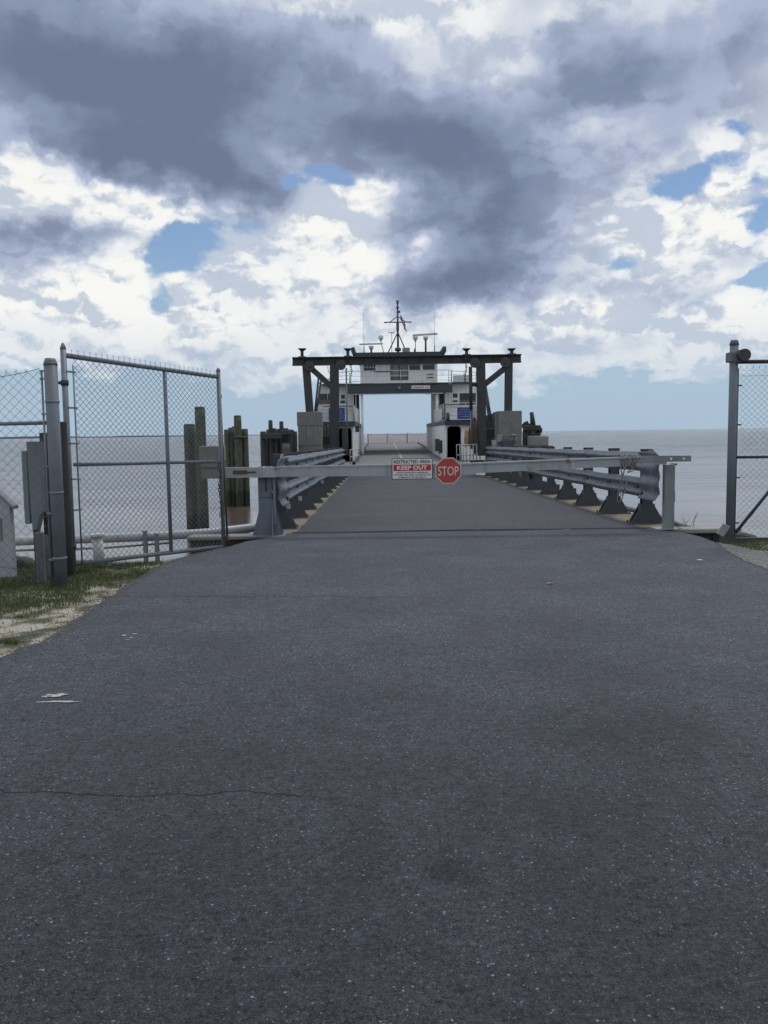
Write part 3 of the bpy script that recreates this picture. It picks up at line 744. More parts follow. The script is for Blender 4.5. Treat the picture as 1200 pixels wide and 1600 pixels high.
# ================================================================== barrier gate
BYY = 13.62
t_ = thing('barrier_gate', 'long weathered white swing barrier arm with counterweight and steel post', 'barrier', (-1.85, BYY, 0))
x0, x1 = P(405, 780, BYY).x, P(427, 780, BYY).x
mb = MB()
mb.box(x0, x1, BYY - .10, BYY + .12, .02, 1.10, .008)
mb.box(x0 + .004, x1 - .004, BYY - .116, BYY - .1005, .62, 1.105, .004)
post = mb.build('post', POSTG, t_)
mb = MB()
for yy in (BYY - .112, BYY + .09): mb.prism([(x0 - .10, .02), (x1 + .14, .02), (x1 + .02, .55), (x1 - .02, .60), (x0 + .01, .42)], 'y', yy, yy + .011)
mb.prism([(BYY - .30, .02), (BYY + .3, .02), (BYY + .13, .5), (BYY - .12, .5)], 'x', x1 + .002, x1 + .015)
mb.box(x0 - .16, x1 + .20, BYY - .32, BYY + .32, .0, .0195)
mb.build('base_gusset', POSTG, post)
mb = MB(); mb.box(x1 + .012, x1 + .055, BYY - .14, BYY - .05, .18, .98, .006); mb.tube([(x1 + .03, BYY - .16, .70), (x1 + .03, BYY - .02, .70)], .03, 8); mb.build('stop_bar', GALV, post)
mb = MB(); mb.tube([(x0 + .12, BYY - .14, .98), (x0 + .12, BYY - .14, 1.08), (x0 + .10, BYY - .14, 1.10)], .014, 6); mb.build('latch_pin', SIGNW, post)
mb = MB(); mb.tube([(x0 + .13, BYY - .125, .72), (x0 + .13, BYY - .125, .98)], .012, 6); mb.build('latch_rod', RUST, post)
AY = BYY - .18
def ax_(px, py): return P(px, py, AY)
# arm: a tapering box of channel section, slightly rising to the right
def armseg(mb, pa, pb, ta, tb, ba, bb, dy=.05):
    A, B = ax_(pa, ta), ax_(pb, tb); A2, B2 = ax_(pa, ba), ax_(pb, bb)
    v = [(A2.x, AY - dy, A2.z), (B2.x, AY - dy, B2.z), (B2.x, AY + dy, B2.z), (A2.x, AY + dy, A2.z),
         (A.x, AY - dy, A.z), (B.x, AY - dy, B.z), (B.x, AY + dy, B.z), (A.x, AY + dy, A.z)]
    mb.mesh(v, [(3, 2, 1, 0), (4, 5, 6, 7), (0, 1, 5, 4), (1, 2, 6, 5), (2, 3, 7, 6), (3, 0, 4, 7)])
mb = MB()
armseg(mb, 316, 432, 730.5, 730, 747, 745.5, .05)
armseg(mb, 432.2, 722, 730, 725, 743.5, 741.5, .035)
armseg(mb, 432.2, 722, 728.6, 723.6, 731.2, 726.2, .045)
armseg(mb, 432.2, 722, 742.2, 740.0, 744.8, 742.6, .045)
arm = mb.build('arm', ALU, t_)
mb = MB()
armseg(mb, 720, 1040, 725.4, 713.6, 740.2, 725.2, .055)
armseg(mb, 720, 1000, 723.6, 712.8, 726.2, 715.2, .075)
mb.build('arm_extension', ALU, arm)
mb = MB()
A, B = ax_(996, 711.2), ax_(1078, 709.4)
def strip_with_holes(mb):
    # flat end tongue with two bolt holes
    zt0, zb0 = ax_(1000, 711.8).z, ax_(1000, 722.2).z; zt1, zb1 = ax_(1078, 711.6).z, ax_(1078, 720.8).z
    xa, xb = A.x, B.x; holes = [ax_(1047, 718).x, ax_(1066.5, 716.2).x]; r = .018
    f = lambda x, u: (zb0 + (zb1 - zb0) * (x - xa) / (xb - xa)) * (1 - u) + (zt0 + (zt1 - zt0) * (x - xa) / (xb - xa)) * u
    xsr = [xa] + [h + s for h in holes for s in (-.03, .03)] + [xb]
    for yy in (AY - .062, AY - .050):
        for i in range(0, len(xsr) - 1, 2):
            a, b = xsr[i], xsr[i + 1]; mb.face([(a, yy, f(a, 0)), (b, yy, f(b, 0)), (b, yy, f(b, 1)), (a, yy, f(a, 1))])
        for h in holes:
            zc = f(h, .5); n = 16; sq = []
            for k in range(n):
                an = 2 * math.pi * k / n; c, s = math.cos(an), math.sin(an); m_ = max(abs(c), abs(s))
                X_ = h + .03 * c / m_; u_ = .5 + .5 * s / m_
                sq.append(((X_, yy, f(X_, u_)), (h + r * c, yy, zc + r * s)))
            for k in range(n):
                a, b = sq[k], sq[(k + 1) % n]; mb.face([a[0], b[0], b[1], a[1]])
    for (a, b) in ((xa, xb),):
        for u in (0, 1): mb.face([(a, AY - .062, f(a, u)), (b, AY - .062, f(b, u)), (b, AY - .05, f(b, u)), (a, AY - .05, f(a, u))])
        for x in (a, b): mb.face([(x, AY - .062, f(x, 0)), (x, AY - .062, f(x, 1)), (x, AY - .05, f(x, 1)), (x, AY - .05, f(x, 0))])
strip_with_holes(mb); mb.build('arm_tongue', ALUG, arm)
mb = MB(); a, b = ax_(355, 738), ax_(432, 738)
mb.box(a.x + .10, a.x + .32, AY - .062, AY - .0505, a.z - .03, a.z + .03, .004); mb.box(a.x + .14, a.x + .46, AY - .058, AY - .0504, a.z - .015, a.z + .01, .002)
mb.build('arm_bracket', RUST, arm)
mb = MB(); p, q2 = ax_(313, 697), ax_(351, 720.5)
mb.box(p.x, q2.x, AY - .13, AY + .13, q2.z, p.z, .012)
p, q2 = ax_(315, 722), ax_(350, 730); mb.box(p.x, q2.x, AY - .12, AY + .12, q2.z, p.z, .006)
p, q2 = ax_(316, 731), ax_(352, 747); mb.box(p.x, q2.x, AY - .10, AY + .10, q2.z, p.z, .006)
mb.build('counterweight', CONC, t_)

# signs
sp = P(644, 732.5, AY - .07)
t_ = thing('warning_sign', 'white and red restricted area keep out sign hung on the barrier arm', 'sign', tuple(sp))
k = (AY - .07) / F * math.sqrt(1)
w, h = 63 * 13.5 / F, 32.5 * 13.5 / F
yq = sp.y
def plate(mb, cx_, cz_, w, h, y0, y1, bev=.0): mb.box(cx_ - w / 2, cx_ + w / 2, y0, y1, cz_ - h / 2, cz_ + h / 2, bev)
mb = MB(); plate(mb, sp.x, sp.z, w, h, yq, yq + .012, .003); mb.build('sign_plate', SIGNK, t_)
mb = MB(); plate(mb, sp.x, sp.z, w - .022, h - .022, yq - .002, yq - .0003); mb.build('sign_face', SIGNW, t_)
mb = MB(); plate(mb, sp.x, sp.z + h * .055, w - .05, h * .30, yq - .004, yq - .0022); mb.build('red_band', SIGNR, t_)
for (tx, zf, wf, hf, mt, bo) in (('RESTRICTED AREA', .335, .90, .155, SIGNK, .022), ('KEEP OUT', .055, .74, .20, SIGNW, .03), ('UNAUTHORIZED PRESENCE', -.18, .78, .07, SIGNK, .02), ('WITHIN THE AREA CONSTITUTES', -.29, .90, .07, SIGNK, .02), ('A BREACH OF SECURITY', -.40, .70, .07, SIGNK, .02)):
    text_mesh('lettering', tx, 1, mt, t_, (sp.x, yq - (.0055 if mt is SIGNW else .0032), sp.z + zf * h), fit=w * wf, fith=h * hf, bold=bo)
for bx in (-.25, .25): mb = MB(); mb.tube([(sp.x + bx * w, yq - .006, sp.z + .44 * h), (sp.x + bx * w, yq + .03, sp.z + .44 * h)], .008, 6); mb.build('bolt', GALV, t_)
sp = P(700.5, 735.5, AY - .075)
t_ = thing('stop_sign', 'faded red octagonal stop sign hung on the barrier arm', 'sign', tuple(sp))
rr = 40.5 * 13.45 / F / 2; yq = sp.y
def octa(mb, r, y0, y1):
    a0 = math.pi / 8; R_ = r / math.cos(a0)
    mb.prism([(sp.x + R_ * math.cos(a0 + k * math.pi / 4), sp.z + R_ * math.sin(a0 + k * math.pi / 4)) for k in range(8)], 'y', y0, y1)
mb = MB(); octa(mb, rr, yq, yq + .008); mb.build('sign_plate', STOPW, t_)
mb = MB(); octa(mb, rr * .925, yq - .002, yq - .0003); mb.build('sign_face', STOPR, t_)
text_mesh('lettering', 'STOP', 1, STOPW, t_, (sp.x, yq - .0035, sp.z - .004), fit=rr * 2 * .80, fith=rr * 2 * .36, bold=.012)
# right rest post
a, b = P(1038, 724, BYY - .02), P(1052, 724, BYY - .02)
t_ = thing('rest_post', 'grey square steel post holding up the right end of the barrier arm', 'post', ((a.x + b.x) / 2, BYY, 0))
mb = MB(); mb.box(a.x, b.x + .01, BYY - .09, BYY + .06, .01, a.z - .015, .008); mb.build('post', ALUG, t_)
mb = MB(); mb.box(b.x + .011, b.x + .03, BYY - .05, BYY + .02, .45, .62, .004); mb.build('latch_plate', STEELD, t_); mb = MB(); mb.box(b.x - .04, b.x + .05, BYY - .06, BYY + .03, a.z - .03, a.z - .002, .004); mb.build('latch_plate', STEELD, t_)
mb = MB(); mb.box(a.x - .16, b.x + .06, BYY - .2, BYY + .14, .0185, .035, .004); mb.build('foot_plate', ALUG, t_)
# ropes tied round the arm
for (pa, pb, lo, lab, sd_) in ((968, 978, 783, 'left', 1), (984, 991, 738, 'right', 2)):
    rnd = random.Random(sd_); c = ax_((pa + pb) / 2, 724)
    t_ = thing('rope', 'frayed grey rope lashed round the barrier arm, %s' % ('the left one, hanging lower' if lab == 'left' else 'the right one, close under the arm tip'), 'rope', tuple(c), 'ropes lashed round the barrier arm')
    mb = MB()
    for k in range(5):
        x = ax_(pa, 720).x + (ax_(pb, 720).x - ax_(pa, 720).x) * k / 4; zt, zb = ax_(pa, 711).z + .012, ax_(pa, 727).z - .03
        pts = [(x + rnd.uniform(-.02, .02) + .01 * math.cos(a_), AY + .085 * -math.cos(a_) * .9, (zt + zb) / 2 + (zt - zb) / 2 * math.sin(a_)) for a_ in [2 * math.pi * j / 12 for j in range(13)]]
        mb.tube(pts, .010, 5)
    mb.build('lashing', ROPE, t_)
    mb = MB()
    for k in range(3):
        xa = ax_(pa - 2 + k * 3, 730).x; zl = ax_(pa, lo - k * 9).z; zt = ax_(pa, 727).z
        pts = [(xa + .035 * math.sin(u * 5 + k), AY - .09 - .01 * k, zt + (zl - zt) * u) for u in [j / 9 for j in range(10)]]
        pts += [(xa + .05 * math.sin(a_) , AY - .10, zl + .09 - .09 * math.cos(a_)) for a_ in (0.5, 1.2, 2.0, 2.8)] if lab == 'left' else [(xa + .05, AY - .1, zl + .03), (xa + .03, AY - .1, zl + .10)]
        mb.tube(pts, .009, 5)
    mb.build('loose_end', ROPE, t_)

# ================================================================== chain link
def chain_mesh(mb, o, ux, uz, w, h, px_, pz_, r=.0022, clip=None, nside=4):
    """diamond mesh in the plane o + ux*a + uz*b: each wire zigzags from top to bottom"""
    o, ux, uz = Vector(o), Vector(ux).normalized(), Vector(uz).normalized(); nrm = ux.cross(uz).normalized()
    ncol = int(w / (px_ / 2)); nrow = int(h / (pz_ / 2)); wz = h / nrow; wx = w / ncol
    for c in range(ncol):
        pts = []; d_ = 1 if c % 2 else -1
        for k in range(nrow + 1):
            # neighbours share corners: zigzag between column c and c + 1
            a = (c + (1 if (k + c) % 2 else 0)) * wx; b = k * wz
            pts.append(o + ux * a + uz * b + nrm * (.003 if (k + c) % 2 else -.003))
        mb.tube(pts, r, nside, caps=False, smooth=True)
def barbs(mb, o, ux, uz, w, step, h, r=.002):
    o, ux, uz = Vector(o), Vector(ux).normalized(), Vector(uz).normalized(); n = int(w / step)
    for k in range(n + 1):
        p = o + ux * (w * k / n)
        mb.tube([p, p + uz * h], r, 4); mb.tube([p + uz * h * .45 - ux * .012, p + uz * h + ux * .014], r, 4)

# left gate leaf
A0, A1 = P(113, 893, 10.0), P(98.5, 545, 10.0); B0, B1 = P(352.5, 857, 12.45), P(341, 580, 12.45)
A0 = Vector((A1.x, 10.0, A0.z)); B0 = Vector((B1.x, 12.45, B0.z))
t_ = thing('chain_link_gate', 'tall galvanised chain-link gate leaf swung open on the left', 'gate', (A0.x, A0.y, 0))
mb = MB(); mb.tube([A0, A1], .034, 12); mb.tube([A1, A1 + Vector((0, 0, .03)), A1 + Vector((0, 0, .055)), A1 + Vector((0, 0, .07))], .037, 12, r2=.008); mb.build('gate_frame_stile', GALV, t_)
mb = MB(); mb.tube([B0, B1], .030, 12); mb.tube([B1, B1 + Vector((0, 0, .03)), B1 + Vector((0, 0, .05))], .034, 12, r2=.01); mb.build('gate_frame_stile', GALV, t_)
def lerp(a, b, u): return a + (b - a) * u
def on(u, v): return lerp(lerp(A0, B0, u), lerp(A1, B1, u), v)
H1 = (A1 - A0).z
mb = MB(); mb.tube([on(.008, .972), on(.992, .968)], .030, 12); mb.build('top_rail', GALV, t_)
mb = MB(); mb.tube([on(.008, .035), on(.992, .012)], .028, 12); mb.build('bottom_rail', GALV, t_)
mb = MB(); mb.tube([on(.03, .485), on(.99, .495)], .022, 10); mb.build('middle_rail', GALV, t_)
mb = MB(); mb.tube([on(.60, .02), on(.60, .965)], .026, 10); mb.build('centre_stile', GALV, t_)
gx = (B0 - A0); gl = gx.length; gxn = gx.normalized(); nq = gxn.cross(Vector((0, 0, 1))).normalized() * -1
if nq.y > 0: nq = -nq
mb = MB()
ncol, nrow = 58, 62
def gp(c, k, s): 
    u = .035 + .955 * c / ncol; v = .03 + .935 * k / nrow; return on(u, v) + nq * (.030 + s)
for c in range(ncol):
    mb.tube([gp(c + (1 if (k + c) % 2 else 0), k, .003 if (k + c) % 2 else -.003) for k in range(nrow + 1)], .0033, 4, caps=False)
for c in range(0, ncol + 1, 2):
    p = gp(c, nrow, 0); mb.tube([p, p + Vector((0, 0, .085))], .0026, 4); mb.tube([p + Vector((0, 0, .085)) - gxn * .014, p + Vector((0, 0, .085)) + gxn * .014], .0026, 4)
mb.build('chain_link_mesh', WIRE, t_)
mb = MB(); mb.tube([on(.035, .03) + nq * .04, on(.035, .93) + nq * .04], .010, 6); mb.build('tension_bar', GALVD, t_)
for v in (.10, .28, .42, .58, .74, .90): mb = MB(); mb.bar(on(.0, v) + nq * .036, on(.045, v) + nq * .045, .02, .02); mb.build('tension_band', GALVD, t_)
for v in (.85, .115):
    p = on(0, v); mb = MB(); mb.tube([p - Vector((0, 0, .03)), p + Vector((0, 0, .03))], .045, 12)
    mb.tube([p + Vector((-.10, -.05, -.04)), p + Vector((-.10, -.05, .10))], .012, 8); mb.bar(p, p + Vector((-.13, -.06, 0)), .03, .035); mb.build('hinge', STEELD, t_)
# drop rod on the free stile
dr0, dr1 = P(356, 858, 12.5), P(351, 622, 12.5)
dr1 = Vector((dr0.x - .045, 12.5, dr1.z)); dr0.z = .02
mb = MB(); mb.tube([dr0, dr1], .017, 8); mb.tube([dr1, dr1 + Vector((0, 0, .05))], .026, 8); mb.tube([dr0, dr0 + Vector((0, 0, .12))], .028, 8); mb.build('drop_rod', RUST, t_)
mb = MB()
for v in (.20, .42, .80): p = on(1, v); mb.bar(p, Vector((lerp(dr0, dr1, v).x, 12.5, p.z)), .02, .03)
mb.build('rod_guides', STEELD, t_)
# chain hanging on the free stile
ch = P(344, 732, 12.35)
t_ = thing('chain', 'dark steel chain hanging from the free edge of the left gate', 'chain', tuple(ch))
mb = MB(); z = ch.z + .05; k = 0
zend = P(344, 806, 12.35).z
while z > zend:
    x = ch.x - .01 + .012 * math.sin(k * .6); a_ = k % 2
    pts = [(x + (.0 if a_ else .018 * math.cos(t)), 12.35 + (.018 * math.cos(t) if a_ else 0), z + .030 * math.sin(t)) for t in [2 * math.pi * j / 8 for j in range(9)]]
    mb.tube(pts, .007, 5); z -= .045; k += 1
mb.build('chain_links', STEELD, t_)

# big hinge post
c0 = P(94.5, 911, 9.1); c1 = P(76.5, 563, 9.1)
cx_ = (c0.x + c1.x) / 2 + .01
t_ = thing('gate_post', 'thick grey round steel gate post with cap left of the open gate', 'post', (cx_, 9.1, 0))
mb = MB(); mb.tube([(cx_ + .0, 9.1, -.05), (cx_, 9.1, c1.z - .02)], .068, 24); post = mb.build('post', POSTG, t_)
mb = MB(); mb.tube([(cx_, 9.1, c1.z - .05), (cx_, 9.1, c1.z - .01), (cx_, 9.1, c1.z + .02)], .074, 24, r2=.05); mb.build('post_cap', POSTG, post)
mb = MB()
for z in (1.98, 1.02, .32): mb.tube([(cx_, 9.1, z - .012), (cx_, 9.1, z + .012)], .074, 24)
mb.build('clamp_bands', GALVD, post)
mb = MB()
for z in (2.02,): mb.bar((cx_ + .05, 9.1, z), (A1.x - .09, 9.93, z), .03, .05)
mb.bar((cx_ + .05, 9.1, .33), (A1.x - .09, 9.93, .33), .03, .04)
mb.build('hinge_arm', STEELD, post)
# left fence panel
t_ = thing('chain_link_fence', 'old chain-link fence panel with sagging wire at the left edge', 'fence', (cx_ - .12, 9.12, 0))
fo = Vector((cx_ - .075 - 2.9, 9.30, .05)); fx = Vector((2.9, -.17, 0))
ftop = P(40, 582, 9.15).z
mb = MB(); chain_mesh(mb, fo, fx, (0, 0, 1), fx.length - .02, ftop - .05, .108, .10, .0024)
n = int(fx.length / .108)
for k in range(n): 
    p = fo + fx.normalized() * .108 * k; p.z = ftop - .002
    mb.tube([p, p + Vector((.012, 0, .035))], .0024, 4); mb.tube([p, p + Vector((-.012, 0, .035))], .0024, 4)
mb.build('chain_link_mesh', WIRE, t_)
mb = MB(); zr = P(40, 664, 9.2).z; mb.tube([(fo.x, fo.y + .03, zr), (cx_ - .07, 9.15, zr + .02)], .022, 10); mb.build('middle_rail', GALVD, t_)
mb = MB(); zr = P(20, 588, 9.2).z
mb.tube([Vector((fo.x + u * 2.85, fo.y - .17 * u - .01, zr - .02 + .09 * max(0, (u - .80) / .2) ** 1.5)) for u in [i / 20 for i in range(21)]], .0035, 5)
mb.tube([Vector((fo.x + u * 2.75, 9.2, lerp(Vector((0, 0, .55)), Vector((0, 0, .15)), u).z)) for u in (0, 1)], .003, 5); mb.build('tension_wire', WIRE, t_)
mb = MB(); mb.tube([(cx_ - .105, 9.12, .05), (cx_ - .105, 9.12, ftop + .0)], .011, 8)
for z in (.3, .8, 1.3, 1.85, 2.22, 2.3): mb.bar((cx_ - .12, 9.11, z), (cx_ - .06, 9.1, z), .02, .018)
mb.build('tension_bar', GALVD, t_)

# wooden posts and electric box behind the big post
def wood_post(name, label, cat, x, y, w, z1, m_, z0=-.1, rnd_=False, group=None, lean=0):
    mb = MB()
    if rnd_: mb.tube([(x, y, z0), (x + lean * .5, y, (z0 + z1) / 2), (x + lean, y, z1 - .01), (x + lean, y, z1)], w / 2, 14, r2=w / 2 * .95)
    else: mb.box(x - w / 2, x + w / 2, y - w / 2, y + w / 2, z0, z1, .012)
    return tag(mb.build(name, m_, loc=(x, y, 0)), label, cat, group)
a = P(97, 900, 9.9)
wood_post('timber_post', 'dark brown round timber post just right of the thick gate post', 'post', P(98.5, 700, 9.75).x, 9.75, .11, P(95, 659, 9.75).z, WOODB, rnd_=True)
a = P(69, 700, 9.6); wood_post('timber_post', 'dark timber post behind the grey electrical box', 'post', P(69.5, 700, 9.75).x, 9.75, .10, P(69, 676, 9.6).z, WOODD, rnd_=True)
a = P(64, 870, 9.5); wood_post('timber_stake', 'short pale grey square stake left of the thick gate post', 'post', P(63.5, 870, 9.35).x, 9.35, .085, P(64, 831, 9.35).z, WOODG, group='short stakes by the gate post')
wood_post('timber_stake', 'thin grey stake between the pale stake and the thick gate post', 'post', P(73, 870, 9.6).x, 9.6, .05, P(73, 836, 9.6).z, WOODG, group='short stakes by the gate post')
wood_post('timber_stake', 'narrow dark grey stake under the electrical box', 'post', P(57, 870, 9.5).x, 9.52, .05, P(57, 826, 9.5).z, WOODB, group='short stakes by the gate post')
BOXG = mat('grey_cabinet_paint', (.165, .185, .215), .55, .1, .12, 5, .05, 30, grime=(.11, .12, .13))
# electrical box, seen from its side
t_ = thing('electrical_box', 'grey electrical cabinet with slanted bottom on a timber post', 'cabinet', (P(54, 760, 9.6).x, 9.6, 1.0))
p0, p1 = P(44, 690, 9.55), P(66, 832, 9.55); q0_, q1_ = P(36, 704, 9.55), P(44, 818, 9.55)
mb = MB(); xa, xb = p0.x, P(64, 700, 9.55).x; zt, zb = p0.z, P(60, 800, 9.55).z
mb.prism([(xa, zt), (xb, zt), (xb + .0, zb), (xb - .03, zb - .03), (xb - .10, P(50, 838, 9.55).z), (xa + .02, P(46, 830, 9.55).z), (xa + .01, P(44, 800, 9.55).z)], 'y', 9.50, 9.63); box_ = mb.build('cabinet_body', BOXG, t_)
mb = MB(); mb.box(q0_.x, xa - .003, 9.49, 9.64, q1_.z, q0_.z, .01); mb.build('cabinet_door', BOXG, t_)
mb = MB(); mb.tube([(xa + .05, 9.6, P(48, 836, 9.55).z), (xa + .05, 9.6, P(48, 842, 9.55).z)], .02, 8); mb.build('cable_gland', STEELD, t_)
# white box with pitched roof at the far left
t_ = thing('utility_hut', 'small pale grey box with pitched roof at the left edge', 'hut', (P(0, 890, 9.8).x - .3, 9.9, 0))
xr = P(15.5, 800, 9.7).x; ze = P(16, 790, 9.7).z; zr = P(-12, 745, 9.7).z; xl = xr - .66
mb = MB(); mb.prism([(xl, .0), (xr, .0), (xr, ze), ((xl + xr) / 2, zr - .05), (xl, ze)], 'y', 9.7, 9.80); mb.build('wall', SHEDW, t_)
mb = MB(); xm = (xl + xr) / 2
for sg in (-1, 1):
    e = xm + sg * ((xr - xl) / 2 + .045); mb.prism([(xm, zr), (e, ze - .04), (e, ze - .005), (xm, zr + .035)], 'y', 9.67, 9.83)
mb.build('roof', GALVD, t_)
mb = MB(); mb.box(xr - .22, xr - .10, 9.685, 9.699, .45, .7, .004); mb.build('panel', GALVD, t_)
# shore rock
def rock(label, c, sx_, sy_, sz_, seed):
    from mathutils import noise as mn
    mb = MB(); mb.ball((0, 0, 0), 1, 16, 10)
    for v in mb.bm.verts:
        k = 1 + .35 * mn.noise(v.co * 1.4 + Vector((seed, 0, 0))) + .12 * mn.noise(v.co * 5 + Vector((seed, 3, 0)))
        v.co = Vector((v.co.x * sx_ * k, v.co.y * sy_ * k, max(-.5, v.co.z) * sz_ * k)) + Vector(c)
    return tag(mb.build('rock', ROCK, loc=c), label, 'rock')
rock('low dark rock on the shore beside the small pale hut', (P(33, 880, 10.6).x, 10.6, .02), .17, .2, .13, 2)
# white bollard
t_ = thing('bollard', 'short white leaning bollard with cap behind the open gate', 'bollard', (P(155, 885, 10.9).x, 10.9, 0))
a, b = P(156, 880, 10.75), P(151.5, 840, 10.75)
mb = MB(); mb.tube([(a.x, 10.75, -.05), (b.x, 10.75, b.z)], .068, 18); mb.build('pipe', BOLW, t_)
mb = MB(); mb.tube([(b.x, 10.75, b.z), (b.x - .004, 10.75, b.z + .05)], .085, 18); mb.build('cap', BOLW, t_)

# pipe along the shore
t_ = thing('shore_pipe', 'long pale grey pipe running along the shore to the ramp bridge', 'pipe', (-4, 13.6, 0))
pts = [P(-160, 855, 13.3), P(-40, 850, 13.4), P(60, 846, 13.5), P(160, 843, 13.65), P(250, 839.5, 13.85), P(330, 834, 14.25), P(385, 827.5, 14.6), P(425, 822, 15.0)]
mb = MB(); mb.tube([p + Vector((0, 0, .02)) for p in pts], .075, 14); mb.build('pipe', PVC, t_)
mb = MB(); mb.tube([P(-160, 867, 13.3), P(60, 859, 13.5), P(160, 856.5, 13.65), P(270, 848, 13.9)], .017, 8); mb.build('cable_pipe', GALVD, t_)
mb = MB()
for px in (228, 246): a = P(px, 828 if px == 228 else 832, 13.72); mb.box(a.x - .03, a.x + .03, 13.62, 13.70, -1.3, a.z, .006)
mb.build('bracket', GALVD, t_)
# right gate
PX = P(1143.5, 700, 12.15).x
t_ = thing('gate_post', 'thick dark grey steel gate post with round latch on the right', 'post', (PX, 12.15, 0))
zt = P(1147, 534, 12.15).z
mb = MB(); mb.tube([(PX, 12.15, -.1), (PX, 12.15, zt - .02)], .058, 24); post = mb.build('post', POSTG, t_)
mb = MB(); mb.tube([(PX, 12.15, zt - .05), (PX, 12.15, zt), (PX, 12.15, zt + .025)], .066, 24, r2=.045); mb.build('post_cap', POSTG, post)
a = P(1158.5, 555.5, 12.1); mb = MB(); mb.tube([(a.x, 11.98, a.z), (a.x, 12.03, a.z), (a.x, 12.22, a.z), (a.x, 12.25, a.z)], .085, 24); mb.build('round_latch', STEELD, post)
z_ = P(1143, 558, 12.1).z; mb = MB(); mb.box(PX - .085, PX + .09, 12.06, 12.24, z_ - .07, z_ + .07, .01); mb.build('latch_bracket', POSTG, post)
t_ = thing('chain_link_gate', 'chain-link gate section with diagonal brace at the right edge', 'gate', (PX + .1, 12.2, 0))
GX0, GX1 = PX + .13, PX + 2.6; ztop = P(1190, 565, 12.25).z; zbar = P(1190, 714, 12.25).z; zbot = P(1190, 843, 12.25).z; zm = P(1190, 575, 12.25).z
mb = MB(); mb.tube([(PX + .04, 12.25, ztop), (GX1, 12.25, ztop)], .028, 10); mb.build('top_rail', STEELD, t_)
mb = MB(); mb.tube([(PX + .06, 12.25, zbar), (GX1, 12.25, zbar)], .020, 10); mb.build('middle_rail', STEELD, t_)
mb = MB(); mb.box(PX + .04, GX1, 12.22, 12.28, zbot - .03, zbot + .03, .006); mb.build('bottom_rail', STEELD, t_)
mb = MB(); mb.tube([(GX0 - .03, 12.25, zbot), (GX0 - .03, 12.25, zm)], .018, 10); mb.build('gate_frame_stile', POSTD, t_)
mb = MB(); mb.tube([(GX0, 12.27, zbot + .10), (GX0 + 1.2, 12.27, zbot + 1.62)], .024, 10); mb.build('diagonal_brace', POSTD, t_)
mb = MB(); chain_mesh(mb, (GX0, 12.225, zbot - .02), (1, 0, 0), (0, 0, 1), GX1 - GX0, zm - zbot, .086, .082, .0026); barbs(mb, (GX0, 12.225, zm - .02), (1, 0, 0), (0, 0, 1), GX1 - GX0, .086, .05, .0024); mb.tube([(GX0, 12.22, zm - .11), (GX1, 12.22, zm - .115)], .003, 4); mb.build('chain_link_mesh', WIRE, t_)
for z in (.25, .9, 1.2, 1.65, 2.2, 2.55): mb = MB(); mb.bar((PX + .05, 12.18, z), (GX0 + .02, 12.22, z), .02, .02); mb.build('tension_band', POSTD, t_)
# concrete footing behind gate and leaning metal plate, wisps
a, b = P(1152, 828, 12.6), P(1186, 848, 12.6)
mb = MB(); mb.box(a.x, b.x, 12.6, 13.3, -.6, P(1170, 832, 12.6).z, .03)
for v in mb.bm.verts:
    if v.co.z > 0 and v.co.x > b.x - .1: v.co.z -= .05
tag(mb.build('concrete_footing', mat('dark_concrete', (.09, .09, .09), .9, 0, .3, 4, .5, 20), loc=(a.x, 12.7, 0)), 'dark concrete footing block behind the foot of the right gate', 'block')
mb = MB(); c = P(1130, 828, 12.0)
Mx = Matrix.Translation(c) @ Euler((R(18), R(25), R(8))).to_matrix().to_4x4()
mb.box(-.058, .058, -.012, .012, -.085, .085, .004, M=Mx)
mb.box(-.006, .006, -.017, -.012, -.08, .08, .0, M=Mx)
tag(mb.build('metal_plate', PVC, loc=c), 'small tilted galvanised plate leaning against the foot of the right gate post', 'plate')
mb = MB(); rnd = random.Random(4); c = P(1078, 826, 13.9)
for k in range(9):
    a_ = rnd.uniform(-.5, .5); h = rnd.uniform(.12, .30); x = c.x + rnd.uniform(-.12, .12)
    mb.tube([(x, 13.98, -.05), (x + a_ * .08, 13.98, h * .5), (x + a_ * .22, 13.98, h)], .003, 4, r2=.0012)
    mb.tube([(x + a_ * .08, 13.98, h * .5), (x + a_ * .08 + .05, 13.98, h * .8)], .002, 4, r2=.001)
tag(mb.build('dry_weed', mat('dry_weed_stem', (.10, .11, .09), .9), loc=(c.x, 13.98, 0)), 'thin dry weed growing at the right cap beam', 'plant')

# ================================================================== piles and dolphins
def pile(mb, x, y, r, z1, lean=(0, 0), z0=-3.0, n=14, seed=0):
    rnd = random.Random(seed); ph = rnd.uniform(0, 6)
    pts = [(x + lean[0] * u, y + lean[1] * u, z0 + (z1 - z0) * u) for u in [0, .3, .6, .8, .95, .99, 1]]
    mb.tube([pts[0], pts[1], pts[2], pts[3], pts[4], pts[5]], r, n, r2=r * .93)
    mb.tube([pts[5], pts[6]], r * .93, n, r2=r * .80)
def lone_pile(label, px, pyt, Y, wpx, group=None, m_=WOODP):
    c = P(px, pyt, Y); mb = MB(); pile(mb, c.x + .01, Y, wpx / F * Y / 2, c.z, seed=px)
    return tag(mb.build('wooden_pile', m_, loc=(c.x, Y, WZ)), label, 'pile', group)
lone_pile('taller wooden pile of the close pair behind the open gate leaf', 311.5, 635.5, 21.6, 17.5)
lone_pile('shorter wooden pile standing left against the taller one behind the open gate leaf', 295, 662.5, 22.1, 19)

